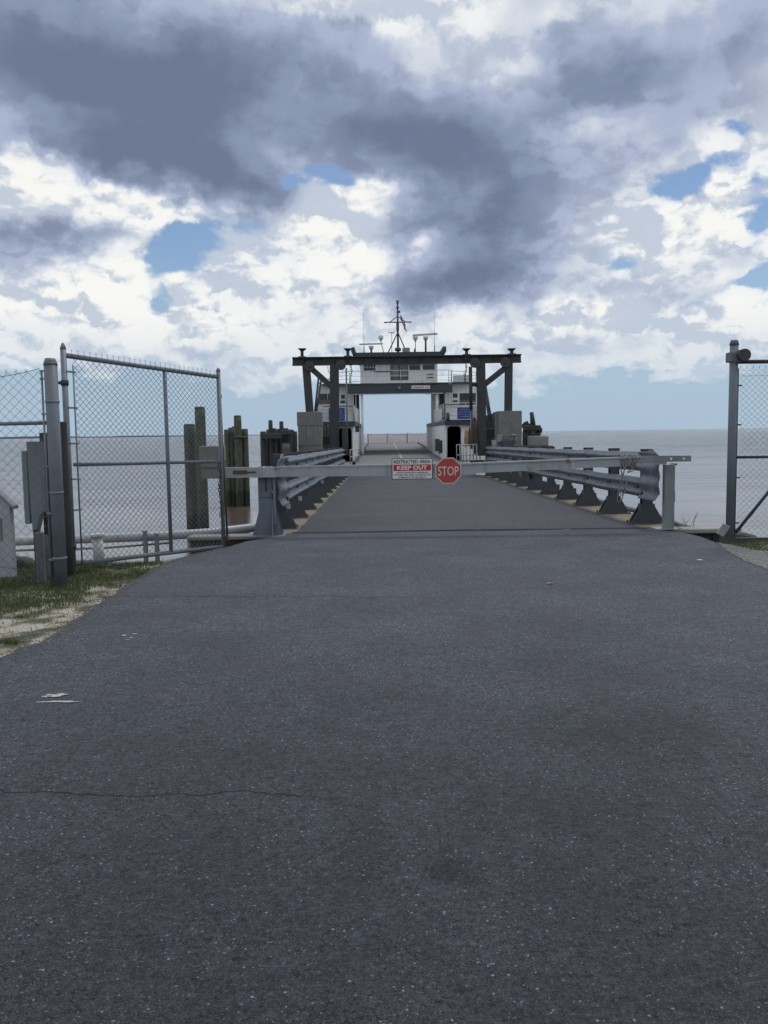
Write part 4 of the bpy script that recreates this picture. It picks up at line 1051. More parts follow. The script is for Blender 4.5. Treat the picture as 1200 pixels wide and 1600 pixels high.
def dolphin(label, Y, piles, bands, m_, zcut=None, extra=None, group='timber dolphins by the ferry berth', bolts=False):
    c0_ = P(piles[0][0], 700, Y); t_ = thing('timber_dolphin', label, 'dolphin', (c0_.x, Y, WZ), group)
    for k, (px, py, w, dy) in enumerate(piles):
        c = P(px, py, Y + dy); mb = MB(); pile(mb, c.x, Y + dy, w / F * (Y + dy) / 2, c.z, lean=(0, 0), seed=k); mb.build('pile', m_, t_)
    for (xa, xb, py, hpx) in bands:
        a, b = P(xa, py, Y - .4), P(xb, py, Y - .4); mb = MB(); h = hpx / F * Y
        mb.box(a.x, b.x, Y - .42, Y - .22, a.z - h, a.z, .02); mb.build('wale', m_, t_)
    return t_
dolphin('greenish dolphin of wooden piles with one tall centre pile, right of the open gate leaf', 31.5,
        [(371, 649, 12.5, -.2), (382.5, 670, 10.5, .0), (361, 668, 10, .1), (354, 671, 9, .0), (366, 666, 8, .5), (377, 671, 9, .5)],
        [(364, 387, 682, 2.2)], WOODP)
dolphin('wide dark dolphin of stained piles left of the left concrete pier', 35,
        [(422.5, 656.5, 7, .0), (439.5, 658.3, 7, .1), (411, 674, 10, .0), (420, 671, 9, .3), (430, 671.5, 9, .1), (436, 670, 9, .5), (446, 669, 10, .2), (453, 671, 10, .0), (460, 674, 9, .3), (428, 669, 8, .8)],
        [(406.5, 440, 677, 9), (440, 459, 672, 7)], WOODD)
lone_pile('pale grey short pile in front of the wide dark dolphin', 446.5, 693, 33.6, 12, m_=mat('pale_grey_pile_wood', (.10, .105, .105), .9, 0, .2, 4, .5, 30, streak=(.05, .05, .05)))
t_ = dolphin('broken dark dolphin with splintered top right of the right concrete pier', 38.5,
        [(821, 672, 10, 0), (829, 668, 10, .2), (837, 666, 10, .0), (841, 668, 9, .3), (832, 672, 9, -.3), (823, 676, 9, -.2)],
        [(818, 845, 664.5, 8)], WOODD)
mb = MB(); rnd = random.Random(8)
def P3(px, py, Y=38.4): return P(px, py, Y)
a = P3(831, 664.5); b = P3(831.5, 643.5)
mb.tube([P3(833, 666), P3(832, 655), P3(830.5, 644)], .13, 9, r2=.085); mb.tube([P3(829, 663), P3(835, 664)], .10, 7)
mb.tube([P3(815, 666), P3(820, 661), P3(825, 659)], .05, 6); mb.tube([P3(819, 665), P3(824, 661.5), P3(829, 665)], .06, 6); mb.tube([P3(816, 667), P3(829, 665)], .08, 6)
mb.tube([P3(842, 668), P3(844.6, 671), P3(843.5, 676)], .10, 7)
mb.build('splintered_top', WOODD, t_)
# fender walls beyond the gantry
def fender(label, x0, x1, Y, pyt, n, seed):
    rnd = random.Random(seed); a, b = P(x0, pyt, Y), P(x1, pyt, Y)
    t_ = thing('fender_wall', label, 'fender wall', ((a.x + b.x) / 2, Y, WZ), 'timber fender walls of the berth')
    for k in range(n):
        x = a.x + (b.x - a.x) * (k + .5) / n; mb = MB(); pile(mb, x, Y + .3 * k, (b.x - a.x) / n / 2 * 1.02, a.z + rnd.uniform(-.25, .2), seed=k); mb.build('fender_pile', WOODD, t_)
    mb = MB(); mb.box(a.x - .1, b.x + .1, Y - .35, Y - .18, a.z - .9, a.z - .55, .02); mb.build('wale', WOODD, t_)
fender('dark timber fender wall between the left concrete pier and the left inner gantry leg', 503, 520, 37.6, 661, 4, 3)
fender('dark timber fender wall between the right inner gantry leg and the right concrete pier', 758, 779, 37.9, 650, 4, 5)

# ================================================================== concrete piers
YP = 36.6
def pier(label, x0, x1, pyt, lines, Y=YP):
    a, b = P(x0, pyt, Y - .5), P(x1, pyt, Y - .5)
    t_ = thing('concrete_pier', label, 'pier', ((a.x + b.x) / 2, Y, WZ), 'concrete piers under the gantry')
    w0 = .0; zs_ = [-2.5] + [P(x0, l, Y - .5).z for l in sorted(lines, reverse=True)] + [a.z]
    for k in range(len(zs_) - 1):
        mb = MB(); o = .004 * (k % 2); mb.box(a.x + o + .05 * (zs_[-1] - zs_[k]) * (1 if x0 < 600 else 0), b.x - o, Y - .5 + o, Y + .75, zs_[k] + .006, zs_[k + 1] - .006, .012); mb.build('concrete_lift', CONC, t_)
    mb = MB(); mb.box(a.x + .06, b.x - .05, Y - .45, Y + .7, -2.5, a.z - .05); mb.build('core', CONC, t_)
    return a, b
pl = pier('square concrete pier with cast joints under the outer left gantry leg', 462.5, 501, 643.5, [666, 697])
pr = pier('square concrete pier under the outer right gantry leg', 779, 815.5, 642, [])
# low concrete block and deck right of right pier
a, b = P(825, 681, 38), P(857.5, 697, 38)
mb = MB(); mb.box(a.x, b.x, 38, 39.2, b.z, a.z, .05); tag(mb.build('concrete_block', mat('light_concrete_block', (.26, .26, .25), .9, 0, .15, 3, .4, 20), loc=(a.x, 38, b.z)), 'low pale concrete block in front of the broken dolphin', 'block')
a, b = P(770, 696.5, 37.2), P(865, 703, 37.2)
mb = MB(); mb.box(a.x, b.x, 37.2, 39.6, b.z - .25, P(800, 697.3, 37.2).z, .02)
for x in (a.x + .5, (a.x + b.x) / 2, b.x - .4): mb.tube([(x, 38.4, b.z - .2), (x, 38.4, -2.5)], .15, 10)
tag(mb.build('service_platform', mat('rusty_brown_platform', (.05, .042, .042), .9, 0, .3, 6), loc=(a.x, 38, WZ)), 'low dark service platform right of the right concrete pier', 'platform')
# boxes in front of right pier
YB = 35.6
def bx(name, label, cat, x0, x1, y0, y1, m_, dep=.3, Y=YB, bev=.015):
    a, b = P(x0, y0, Y), P(x1, y1, Y); mb = MB(); mb.box(a.x, b.x, Y, Y + dep, b.z, a.z, bev)
    return tag(mb.build(name, m_, loc=((a.x + b.x) / 2, Y, b.z)), label, cat)
bx('junction_box', 'grey junction box on the front of the right concrete pier', 'box', 777, 785, 679, 691, ALUG, .2, 35.85)
bx('winch_box', 'dark low winch box in front of the right concrete pier', 'box', 784, 802, 688, 698.5, POSTD)
bx('control_cabinet', 'narrow pale grey cabinet between the winch box and the pier edge', 'cabinet', 803.5, 808.5, 683, 700, GALV, .2)
a = P(802, 681.5, 35.6); mb = MB(); mb.tube([(a.x - .14, 35.6, a.z), (a.x, 35.55, a.z + .04), (a.x + .13, 35.6, a.z)], .055, 10); mb.tube([(a.x + .10, 35.6, a.z), (a.x + .10, 35.6, a.z - .3)], .04, 8)
tag(mb.build('vent_pipe', GALV, loc=tuple(a)), 'short hooked pale pipe above the narrow cabinet at the right pier', 'pipe')
a = P(772, 690, 35.4); mb = MB(); mb.tube([(a.x, 35.4, a.z - .45), (a.x, 35.4, a.z), (a.x, 35.4, a.z + .03)], .10, 12); mb.tube([(a.x, 35.4, a.z + .03), (a.x, 35.4, a.z + .06)], .11, 12)
tag(mb.build('mooring_bollard', PVC, loc=(a.x, 35.4, a.z - .45)), 'small pale capped bollard beside the right inner gantry leg', 'bollard')

# ================================================================== gantry
GYY = 36.5
t_ = thing('lift_gantry', 'dark steel portal gantry with pulleys spanning the end of the ramp bridge', 'gantry', (1.4, GYY, bz(36.5)))
def gp_(px, py, Y=GYY): return P(px, py, Y)
a, b = gp_(457, 565), gp_(814, 560)
hb = 12.6 / F * GYY
mb = MB(); mb.ibeam((a.x, GYY, (a.z + b.z) / 2), (b.x, GYY, (a.z + b.z) / 2), .34, hb, .04)
zc = (a.z + b.z) / 2
for k in range(15): 
    x = a.x + .5 + k * (b.x - a.x - 1) / 14; mb.box(x - .008, x + .008, GYY - .165, GYY + .165, zc - hb / 2 + .042, zc + hb / 2 - .042)
mb.build('cross_beam', STEELD, t_)
zb_ = zc - hb / 2
def leg(xt, xb, pyb, w, dep=.30):
    A, B = gp_(xt, 575), gp_(xb, pyb); A.z = zb_ - .002
    mb = MB(); mb.ibeam(B, A, w / F * GYY, dep, .03, upv=(0, 1, 0))
    # front flange faces the road: close the profile with a web plate
    mb.build('leg', STEELD, t_)
leg(478.5, 484, 643.5, 11.5)
leg(522.5, 523, 712, 13.5, .36)
leg(751, 753.5, 712, 13.0, .36)
leg(795, 794, 642, 11.0)
for (p0_, p1_) in (((486, 575.5), (518, 604)), ((792, 573), (758, 600))):
    A, B = gp_(*p0_), gp_(*p1_); mb = MB(); mb.ibeam(A, B, .24, .26, .03, upv=(0, 1, 0)); mb.build('diagonal_brace', STEELD, t_)
def sheave(px, py, r, off=-.25):
    c = gp_(px, py); mb = MB(); Y = GYY + off
    mb.tube([(c.x, Y, c.z), (c.x, Y + .05, c.z)], r, 28, smooth=False); mb.tube([(c.x, Y + .05, c.z), (c.x, Y + .11, c.z)], r * .86, 28); mb.tube([(c.x, Y + .11, c.z), (c.x, Y + .16, c.z)], r, 28, smooth=False)
    w = mb.build('pulley', POSTD, t_)
    mb = MB(); mb.tube([(c.x, Y - .05, c.z), (c.x, Y - .002, c.z)], r * .28, 14, smooth=False)
    for k in range(6):
        a_ = k * math.pi / 3; mb.tube([(c.x + math.cos(a_) * r * .55, Y - .02, c.z + math.sin(a_) * r * .55), (c.x + math.cos(a_) * r * .55, Y - .002, c.z + math.sin(a_) * r * .55)], r * .09, 8)
    mb.build('hub', RUST, w)
for (px, py) in ((484.5, 572.5), (533, 571), (741.5, 567.5), (788.5, 566.5)): sheave(px, py, .205)
for px in (472, 543.5, 729, 799.5):
    c = gp_(px, 550); zt_ = c.z + .05; mb = MB(); z0 = zc + hb / 2 + .002
    mb.box(c.x - .16, c.x + .16, GYY - .16, GYY + .16, z0, z0 + .03); mb.box(c.x - .06, c.x + .06, GYY - .08, GYY + .08, z0 + .031, zt_)
    mb.mesh([(c.x - .17, GYY - .2, zt_ + .09), (c.x + .17, GYY - .2, zt_ + .09), (c.x + .17, GYY + .2, zt_ + .09), (c.x - .17, GYY + .2, zt_ + .09), (c.x - .08, GYY - .1, zt_), (c.x + .08, GYY - .1, zt_), (c.x + .08, GYY + .1, zt_), (c.x - .08, GYY + .1, zt_)],
            [(0, 1, 2, 3), (7, 6, 5, 4), (0, 4, 5, 1), (1, 5, 6, 2), (2, 6, 7, 3), (3, 7, 4, 0)])
    mb.build('cap_bracket', STEELD, t_)
# cable guides and hoist rods beside the inner legs
mb = MB(); mb.tube([gp_(541, 575, 36.3), gp_(543, 705, 36.3)], .035, 8); mb.build('hoist_rod', GALVD, t_)
mb = MB(); mb.tube([gp_(735, 573, 36.3), gp_(736, 640, 36.3)], .075, 8); mb.build('hoist_cylinder', STEELD, t_)
mb = MB(); mb.tube([gp_(735.5, 640, 36.3), gp_(736, 702, 36.3)], .02, 6); mb.build('hoist_rod', GALV, t_)
mb = MB(); mb.tube([gp_(745, 606, 36.2), gp_(749, 700, 36.2)], .024, 6); mb.build('cable', RUST, t_)
for (xa, ya, xb, yb) in ((498, 588, 492, 643), (502.5, 590, 494.5, 643), (757, 598, 764, 658), (758, 597, 768, 658)):
    mb = MB(); mb.tube([gp_(xa, ya, 36.9), gp_(xb, yb, 36.9)], .045, 8); mb.build('stay_pipe', GALV, t_)
mb = MB(); mb.tube([gp_(734, 603), gp_(740, 600), gp_(748, 603)], .09, 8); mb.build('strut', STEELD, t_)
mb = MB(); mb.tube([gp_(512, 572, 36.6), gp_(513, 580, 36.6), gp_(517, 586, 36.6)], .012, 5); mb.build('cable', BLACK, t_)
# machinery block at foot of legs
for (x0, x1, y0, y1) in ((534, 547, 694, 712), (741, 756, 690, 708)):
    pass
a, b = gp_(534, 668, 36.0), gp_(546, 712, 36.0); mb = MB(); mb.box(a.x, b.x - .05, 36.0, 36.2, b.z, a.z, .02); mb.build('lower_guide', STEELD, t_)
for (px, y0, y1, sd_) in ((548, 572, 606, 0), (727.5, 566, 600, 1)):
    c = gp_(px, y0, 36.2); z1 = gp_(px, y1, 36.2).z
    t2 = thing('hanging_chain', 'dark chain hanging from the gantry beam near its %s inner pulley' % ('left', 'right')[sd_], 'chain', tuple(c), 'chains hanging from the gantry beam')
    mb = MB(); z = c.z; k = 0
    while z > z1:
        a_ = k % 2; x = c.x + .03 * math.sin(k * .7)
        mb.tube([(x + (0 if a_ else .035 * math.cos(t)), 36.2 + (.035 * math.cos(t) if a_ else 0), z + .06 * math.sin(t)) for t in [2 * math.pi * j / 8 for j in range(9)]], .014, 5); z -= .09; k += 1
    mb.tube([(c.x, 36.2, c.z + .02), (c.x, 36.2, c.z + .22)], .02, 5)
    mb.build('chain_links', STEELD, t2)
# white pedestrian gates at the end of the ramp
def wgate(label, x0, x1, y0, y1, Y, nb, hor, dx=0, m_=GALV, r=.022):
    a, b = P(x0, y0, Y), P(x1, y1, Y + dx)
    t_ = thing('ramp_gate', label, 'gate', (a.x, Y, b.z))
    def at(u, v): return (a.x + (b.x - a.x) * u, Y + dx * u, b.z + (a.z - b.z) * v)
    mb = MB(); mb.tube([at(0, 0), at(0, 1), at(1, 1), at(1, 0)], r, 8); mb.build('gate_frame', m_, t_)
    for v in hor: mb = MB(); mb.tube([at(0, v), at(1, v)], r * .9, 8); mb.build('cross_rail', m_, t_)
    for k in range(1, nb): mb = MB(); mb.tube([at(k / nb, 0), at(k / nb, 1)], r * .8, 6); mb.build('upright', m_, t_)
WG = mat('pale_grey_rail_paint', (.42, .45, .46), .5, .1, .1, 4)
wgate('pale rail gate with seven uprights beside the right inner gantry leg', 713.5, 750, 695, 722, 37.0, 7, (.42,), m_=WG, r=.028)
wgate('low two-rail pale gate beside the left inner gantry leg', 547, 561, 703, 722, 36.6, 1, (.5,), dx=3.0, m_=WG)

# ================================================================== ferry
FX = 1.0
FY0, FY1 = 46.0, 92.0
def fz(y): return .02 + .0125 * (y - 46)      # the car deck rises towards the far end
fr = thing('car_ferry', 'white double-ended car ferry moored at the end of the ramp, seen end on', 'ferry', (FX, 47, 0))
def fb(x0, x1, y0, y1, z0, z1, m_, name, par=None, bev=.0):
    mb = MB(); mb.box(x0, x1, y0, y1, z0, z1, bev); return mb.build(name, m_, par or fr)
def fpx(px, py, Y): return P(px, py, Y)
# ramp plate between bridge and ferry, hull, deck
t_ = thing('boarding_plate', 'grey steel boarding plate between ramp bridge and ferry deck', 'ramp plate', (FX, 38, 0))
mb = MB(); mb.prism([(36.93, bz(36.9) - .03), (36.93, bz(36.9) + .03), (41.2, fz(41) + .09), (41.2, fz(41) + .04)], 'x', -1.5, 4.0)
mb.build('plate', DECK, t_)
mb = MB()
HULL = [(-3.2, 41.3), (-3.9, 46), (-4.1, 50), (-4.1, 86), (-3.8, 89), (-2.9, 90.8), (2.9, 90.8), (3.8, 89), (4.1, 86), (4.1, 50), (3.9, 46), (3.2, 41.3)]
rows = []
for k, (dz, s_) in enumerate(((-2.2, .92), (-1.2, .985), (-.35, 1.0), (-.06, 1.0))):
    rows.append([(FX + x * s_, 66 + (y - 66) * (.985 + .005 * k), (fz(y) + dz) if k > 1 else dz) for x, y in HULL])
mb.sheet(rows, closed=True, smooth=False); mb.build('hull', BANDD, fr)
mb = MB(); n = 24; rows = []
for i in range(n + 1):
    y = 41.3 + (90.9 - 41.3) * i / n; w = 3.2 + .9 * min(1, (y - 41.3) / 8.7) - 1.2 * max(0, (y - 86) / 4.9) ** 2
    rows.append([(FX - w, y, fz(y)), (FX, y, fz(y) + .03), (FX + w, y, fz(y))])
mb.sheet(rows, smooth=False); mb.build('car_deck', DECK, fr)
mb = MB(); yl = [47.5 + i * 1.0 for i in range(43)]
rows = [[(FX + .02, y, fz(y) + .036), (FX + .17, y, fz(y) + .036)] for y in yl]; mb.sheet(rows, smooth=False); mb.build('centre_line', YEL, fr)
for s in (-1, 1):                                     # kerbs
    mb = MB(); rows = []
    for i in range(30):
        y = 44 + 43.5 * i / 29; x = FX + s * 2.46
        rows.append([(x, y, fz(y) + .0), (x - s * .0, y, fz(y) + .16), (x + s * .12, y, fz(y) + .16), (x + s * .12, y, fz(y))])
    mb.sheet(rows, smooth=False); mb.build('kerb', BANDD, fr)

def rail_run(pts, h, par, m_=WG, rows_=3, posts=1.2, r=.020, name='railing'):
    """one railing: posts, top rail, mid rails along a polyline"""
    mb = MB(); pts = [Vector(p) for p in pts]
    for k in range(rows_):
        z = h * (k + 1) / rows_; mb.tube([p + Vector((0, 0, z)) for p in pts], r if k == rows_ - 1 else r * .7, 6)
    for a, b in zip(pts, pts[1:]):
        n = max(1, int((b - a).length / posts))
        for i in range(n + 1): p = a + (b - a) * i / n; mb.tube([p, p + Vector((0, 0, h))], r * .9, 6)
    return mb.build(name, m_, par)
def portico(mb, x0, x1, y, z0, z1, holes, t=.08):
    """front wall in the xz plane with openings cut out: holes = (xa, xb, za, zb)"""
    xs_ = sorted(set([x0, x1] + [h for q in holes for h in q[:2]])); zs_ = sorted(set([z0, z1] + [h for q in holes for h in q[2:4]]))
    for i in range(len(xs_) - 1):
        for j in range(len(zs_) - 1):
            cx__, cz__ = (xs_[i] + xs_[i + 1]) / 2, (zs_[j] + zs_[j + 1]) / 2
            if any(a < cx__ < b and c < cz__ < d_ for a, b, c, d_ in holes): continue
            mb.box(xs_[i], xs_[i + 1], y, y + t, zs_[j], zs_[j + 1])
ZB = 2.05                                      # underside of the side deck band
for s in (-1, 1):
    side = 'left' if s < 0 else 'right'
    Xi = FX + s * 2.45 if s > 0 else FX - 2.60; Xo = FX + s * 4.75
    # casing: inner wall, front wall with round-topped doorway, back
    mb = MB(); mb.mesh([(Xi, 48, fz(48)), (Xi, 68, fz(68)), (Xi, 68, 2.28), (Xi, 48, 2.28), (Xi + s * .08, 48, fz(48)), (Xi + s * .08, 68, fz(68)), (Xi + s * .08, 68, 2.28), (Xi + s * .08, 48, 2.28)],
                       [(0, 1, 2, 3), (7, 6, 5, 4), (0, 3, 7, 4), (1, 5, 6, 2), (3, 2, 6, 7), (0, 4, 5, 1)])
    cas = mb.build('side_casing', WHITE, fr)
    da = Xi + s * .06 + (s * .06); db = da + s * .80; lo, hi = min(da, db), max(da, db)
    xa, xb = min(Xi, Xo), max(Xi, Xo); zf = fz(48) - .02
    mb = MB(); zt_ = ZB - .05; arc = [(lo, zf + .02)]
    # wall with arched doorway built as a fan of quads
    ztd = 1.95; rr_ = .22
    inner = [(lo, zf), (lo, ztd - rr_)] + [(lo + rr_ - rr_ * math.cos(t), ztd - rr_ + rr_ * math.sin(t)) for t in [math.pi / 2 * j / 5 for j in range(1, 6)]] + [(hi - rr_ + rr_ * math.sin(t), ztd - rr_ + rr_ * math.cos(t)) for t in [math.pi / 2 * j / 5 for j in range(0, 5)]] + [(hi, ztd - rr_), (hi, zf)]
    outline = [(xa, zf), (xa, zt_), (xb, zt_), (xb, zf)] + inner[::-1]
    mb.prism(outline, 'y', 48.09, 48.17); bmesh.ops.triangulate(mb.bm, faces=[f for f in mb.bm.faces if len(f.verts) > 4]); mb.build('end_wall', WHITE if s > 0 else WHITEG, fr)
    mb = MB(); mb.tube([(x, 48.08, z) for x, z in inner], .022, 6); mb.build('door_frame', WHITE, fr)
    fb(xa + .1, xb - .1, 50.2, 50.3, zf, zt_, DARKIN, 'inner_bulkhead')
    mb = MB(); mb.box(xb - .07 if s > 0 else xa, xb if s > 0 else xa + .07, 48.18, 68, -.3, zt_); mb.build('outer_wall', WHITEG, fr)
    # ladder / stair inside the doorway
    t3 = hi - .12 if s > 0 else lo + .12
    mb = MB(); mb.bar((t3, 48.4, zf + .05), (t3 - s * .10, 49.2, zt_ - .1), .05, .10); mb.bar((t3 - s * .25, 48.4, zf + .05), (t3 - s * .35, 49.2, zt_ - .1), .05, .10)
    for k in range(8): u = (k + .5) / 8; mb.bar((t3 - s * .10 * u, 48.4 + .8 * u, zf + .05 + (zt_ - zf) * u), (t3 - s * .25 - s * .10 * u, 48.4 + .8 * u, zf + .05 + (zt_ - zf) * u), .12, .03)
    mb.build('stair', WG, fr)
    # side deck slab with dark edge
    fb(xa - .03, xb + .05, 47.75, 67.5, ZB - .04, ZB + .21, BANDD, 'side_deck')
    fb(xa + .02, xb, 47.8, 67.4, ZB + .212, ZB + .24, DECK, 'deck_surface')
    # railings round the side deck
    inn = Xi + s * .03
    rail_run([(xb - .04 if s > 0 else xa + .04, 47.85, ZB + .24), (inn, 47.85, ZB + .24)], .92, fr, rows_=4, posts=.85)
    rail_run([(inn, 47.85, ZB + .24), (inn, 58.6, ZB + .24)], .92, fr, rows_=4, posts=1.3)
    fb(inn - .012, inn + .012, 51, 58.4, ZB + .28, ZB + .95, WHITEG, 'wind_panel')
    fb(inn + s * .9, (xb - .1 if s > 0 else xa + .1), 47.95, 47.975, ZB + .28, ZB + 1.0, WHITEG, 'wind_panel')
    # upper house with door and windows
    Yh = 60.0
    hx0 = FX + s * 2.75 if s > 0 else FX - 2.85; hx1 = FX + s * 5.2
    xa2, xb2 = min(hx0, hx1), max(hx0, hx1); z0, z1 = ZB + .24, 4.95
    d0 = P(686, 620, Yh).x if s > 0 else P(552, 620, Yh).x; d1 = P(695.5, 620, Yh).x if s > 0 else P(561.5, 620, Yh).x
    dz0, dz1 = P(690, 632, Yh).z - .6, P(690, 613.5, Yh).z
    if s > 0:
        w1_ = (P(718, 620, Yh).x, P(744, 620, Yh).x, P(720, 632.5, Yh).z, P(720, 614.5, Yh).z)
        w2_ = (P(707.5, 620, Yh).x, P(715, 620, Yh).x, P(710, 621.5, Yh).z, P(710, 615, Yh).z)
    else:
        w1_ = (P(497, 620, Yh).x, P(521, 620, Yh).x, P(500, 632, Yh).z, P(500, 615, Yh).z)
        w2_ = (P(533, 620, Yh).x, P(539, 620, Yh).x, P(536, 623, Yh).z, P(536, 617, Yh).z)
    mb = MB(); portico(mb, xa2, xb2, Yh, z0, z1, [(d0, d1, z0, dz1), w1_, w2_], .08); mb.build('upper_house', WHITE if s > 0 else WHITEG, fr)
    fb(d0 + .01, d1 - .01, Yh + .10, Yh + .14, z0, dz1, mat('dark_brown_door', (.035, .028, .03), .6) if s > 0 else DARKIN, 'upper_door')
    wf = fb(w1_[0], w1_[1], Yh + .05, Yh + .075, w1_[2], w1_[3], GLASS, 'window')
    mb = MB(); mb.box(w1_[0] + .0, w1_[1], Yh - .02, Yh + .045, w1_[2], w1_[2] + (w1_[3] - w1_[2]) * .42); mb.build('window_lower_panel', mat('grey_panel_' + side, (.10, .11, .115) if s > 0 else (.10, .085, .085), .6, 0, .15), wf)
    mb = MB(); xm = w1_[0] + (w1_[1] - w1_[0]) * .62; mb.box(xm - .02, xm + .02, Yh - .01, Yh + .04, w1_[2] + (w1_[3] - w1_[2]) * .43, w1_[3]); mb.build('window_mullion', WG, wf)
    fb(w2_[0], w2_[1], Yh + .05, Yh + .075, w2_[2], w2_[3], GLASS, 'window')
    a_, b_ = (P(707.5, 625.5, Yh), P(715, 628, Yh)) if s > 0 else (P(532, 626, Yh), P(539, 630, Yh))
    fb(a_.x, b_.x, Yh - .03, Yh - .002, b_.z, a_.z, GLASS, 'vent_grille')
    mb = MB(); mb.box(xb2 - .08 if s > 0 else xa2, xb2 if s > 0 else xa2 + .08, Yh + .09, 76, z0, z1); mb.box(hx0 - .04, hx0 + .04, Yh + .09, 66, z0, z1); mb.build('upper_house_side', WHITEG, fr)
    # belt rail across the house, dark
    a_ = P(700, 632.3, 59.6); fb(xa2 + .1, xb2, 59.6, 59.66, a_.z - .03, a_.z + .03, BANDD, 'belt_rail')
    fb(xa2, xb2, Yh - .6, 76, 4.955, 5.02, BANDD if s > 0 else BANDD, 'top_deck_wing')
    # column carrying the bridge
    cxx = P(682.5, 620, 59.2).x if s > 0 else P(565.3, 620, 59.2).x
    mb = MB(); mb.box(cxx - .085, cxx + .085, 59.2, 59.4, fz(59), 4.4, .02); mb.build('column', WHITE, fr)
# portal beam with dark face, underside lit band
a, b = P(543, 603.5, 58.8), P(707, 613.5, 58.8)
fb(a.x, b.x, 58.8, 59.15, b.z + .02, a.z, BANDD, 'portal_beam')
fb(a.x + .35, b.x - .6, 58.88, 59.12, b.z - .045, b.z + .018, WHITE, 'portal_soffit')
fb(a.x, P(708, 605, 58.9).x, 59.16, 69.2, 4.92, 5.0, BANDD, 'bridge_deck')
c_ = P(624, 606, 58.75); mb = MB(); mb.tube([(c_.x, 58.6, c_.z), (c_.x, 58.78, c_.z)], .11, 12); mb.build('lamp', GALV, fr)
a, b = P(643, 602.6, 58.7), P(672, 607.4, 58.7)
cb = fb(a.x, b.x, 58.70, 58.74, b.z, a.z, SIGNW, 'clearance_board')
SR2 = mat('red_lettering', (.35, .03, .03), .5)
def sub_text(txt, par, x, y, z, fit, fith, m_):
    o = text_mesh('lettering', txt, 1, m_, par, (x, y, z), fit=fit, fith=fith, bold=.03); return o
sub_text('CLEARANCE 13\'-2"', cb, (a.x + b.x) / 2, 58.695, (a.z + b.z) / 2, (b.x - a.x) * .92, (a.z - b.z) * .62, SR2)
# top deck railings
zt_ = P(625, 603, 58.9).z + .02
xl_, xr_ = P(546, 590, 58.9).x, P(706, 590, 58.9).x
rail_run([(xl_, 58.9, zt_), (xr_, 58.9, zt_)], P(625, 579, 58.9).z - zt_, fr, m_=WG, rows_=3, posts=3.2)
rail_run([(xr_, 59.0, zt_ + .03), (P(744, 590, 60).x, 60.2, zt_)], P(725, 582, 60).z - P(725, 603, 60).z, fr, m_=WG, rows_=4, posts=.9)
rail_run([(P(520, 590, 60).x, 60.2, zt_), (xl_, 59.0, zt_)], 1.0, fr, m_=WG, rows_=4, posts=.9)
fb(P(708, 590, 60.5).x, P(738, 590, 60.5).x, 60.5, 60.53, zt_ + .05, zt_ + .75, WHITEG, 'wind_panel')
# ladder top near right railing
mb = MB(); x = P(703, 590, 59).x
for dx in (-.09, .09): mb.tube([(x + dx, 59.05, zt_ - .2), (x + dx, 59.05, zt_ + 1.05)], .02, 6)
for k in range(5): mb.tube([(x - .09, 59.05, zt_ + .1 + k * .2), (x + .09, 59.05, zt_ + .1 + k * .2)], .014, 5)
mb.build('ladder', WG, fr)
# pilot house
YW = 63.0
wx0, wx1 = P(563, 590, YW).x, P(683.5, 590, YW).x; wz0 = zt_ - .05; wz1 = P(620, 556, YW).z
def wrect(x0, x1, y0, y1): return (P(x0, 570, YW).x, P(x1, 570, YW).x, P(620, y1, YW).z, P(620, y0, YW).z)
wins = [wrect(568.5, 586.5, 562, 579), wrect(639.5, 656.5, 562, 579.5), wrect(660.5, 679, 562, 579.5)]
mid = wrect(610.5, 637, 560, 593.5)
mb = MB(); portico(mb, wx0, wx1, YW, wz0, wz1, wins + [mid], .1)
mb.box(wx0, wx0 + .1, YW + .101, YW + 6, wz0, wz1); mb.box(wx1 - .1, wx1, YW + .101, YW + 6, wz0, wz1); mb.box(wx0 + .1, wx1 - .1, YW + 5.9, YW + 6, wz0, wz1)
mb.build('pilot_house', WHITE, fr)
for (q_, s_) in zip(wins, range(3)):
    fw = fb(q_[0], q_[1], YW + .04, YW + .06, q_[2], q_[3], GLASS, 'window')
    mb = MB(); h = q_[3] - q_[2]
    for u in ((.33, .66) if s_ == 0 else (.5,)): mb.box(q_[0], q_[1], YW + .02, YW + .038, q_[2] + h * u - .015, q_[2] + h * u + .015)
    if s_ == 0:
        for u in (.3, .55, .8): mb.box(q_[0] + (q_[1] - q_[0]) * u - .015, q_[0] + (q_[1] - q_[0]) * u + .015, YW + .015, YW + .019, q_[2] + h * .25, q_[3])
    mb.build('window_bars', WHITEG, fw)
fw = fb(mid[0], mid[1], YW + .04, YW + .06, mid[2], mid[3], mat('light_window_reflection_glass', (.20, .26, .27), .15, 0, .5, 1.6), 'window')
mb = MB(); w_, h_ = mid[1] - mid[0], mid[3] - mid[2]
for (xa, za, xb, zb) in ((0, 0, 1, 0), (0, .10, 1, .10), (0, 0, 0, 1), (1, 0, 1, 1), (.5, 0, .5, 1)): mb.bar((mid[0] + xa * w_, YW - .01, mid[2] + za * h_), (mid[0] + xb * w_, YW - .01, mid[2] + zb * h_), .05, .05)
for (xa, za, xb, zb) in ((.08, .3, .2, 1), (.4, .95, .52, .35), (.62, .35, .8, .95), (.9, .3, .85, 1)): mb.bar((mid[0] + xa * w_, YW + .02, mid[2] + za * h_), (mid[0] + xb * w_, YW + .02, mid[2] + zb * h_), .07, .03)
mb.build('window_frame', BANDD, fw)
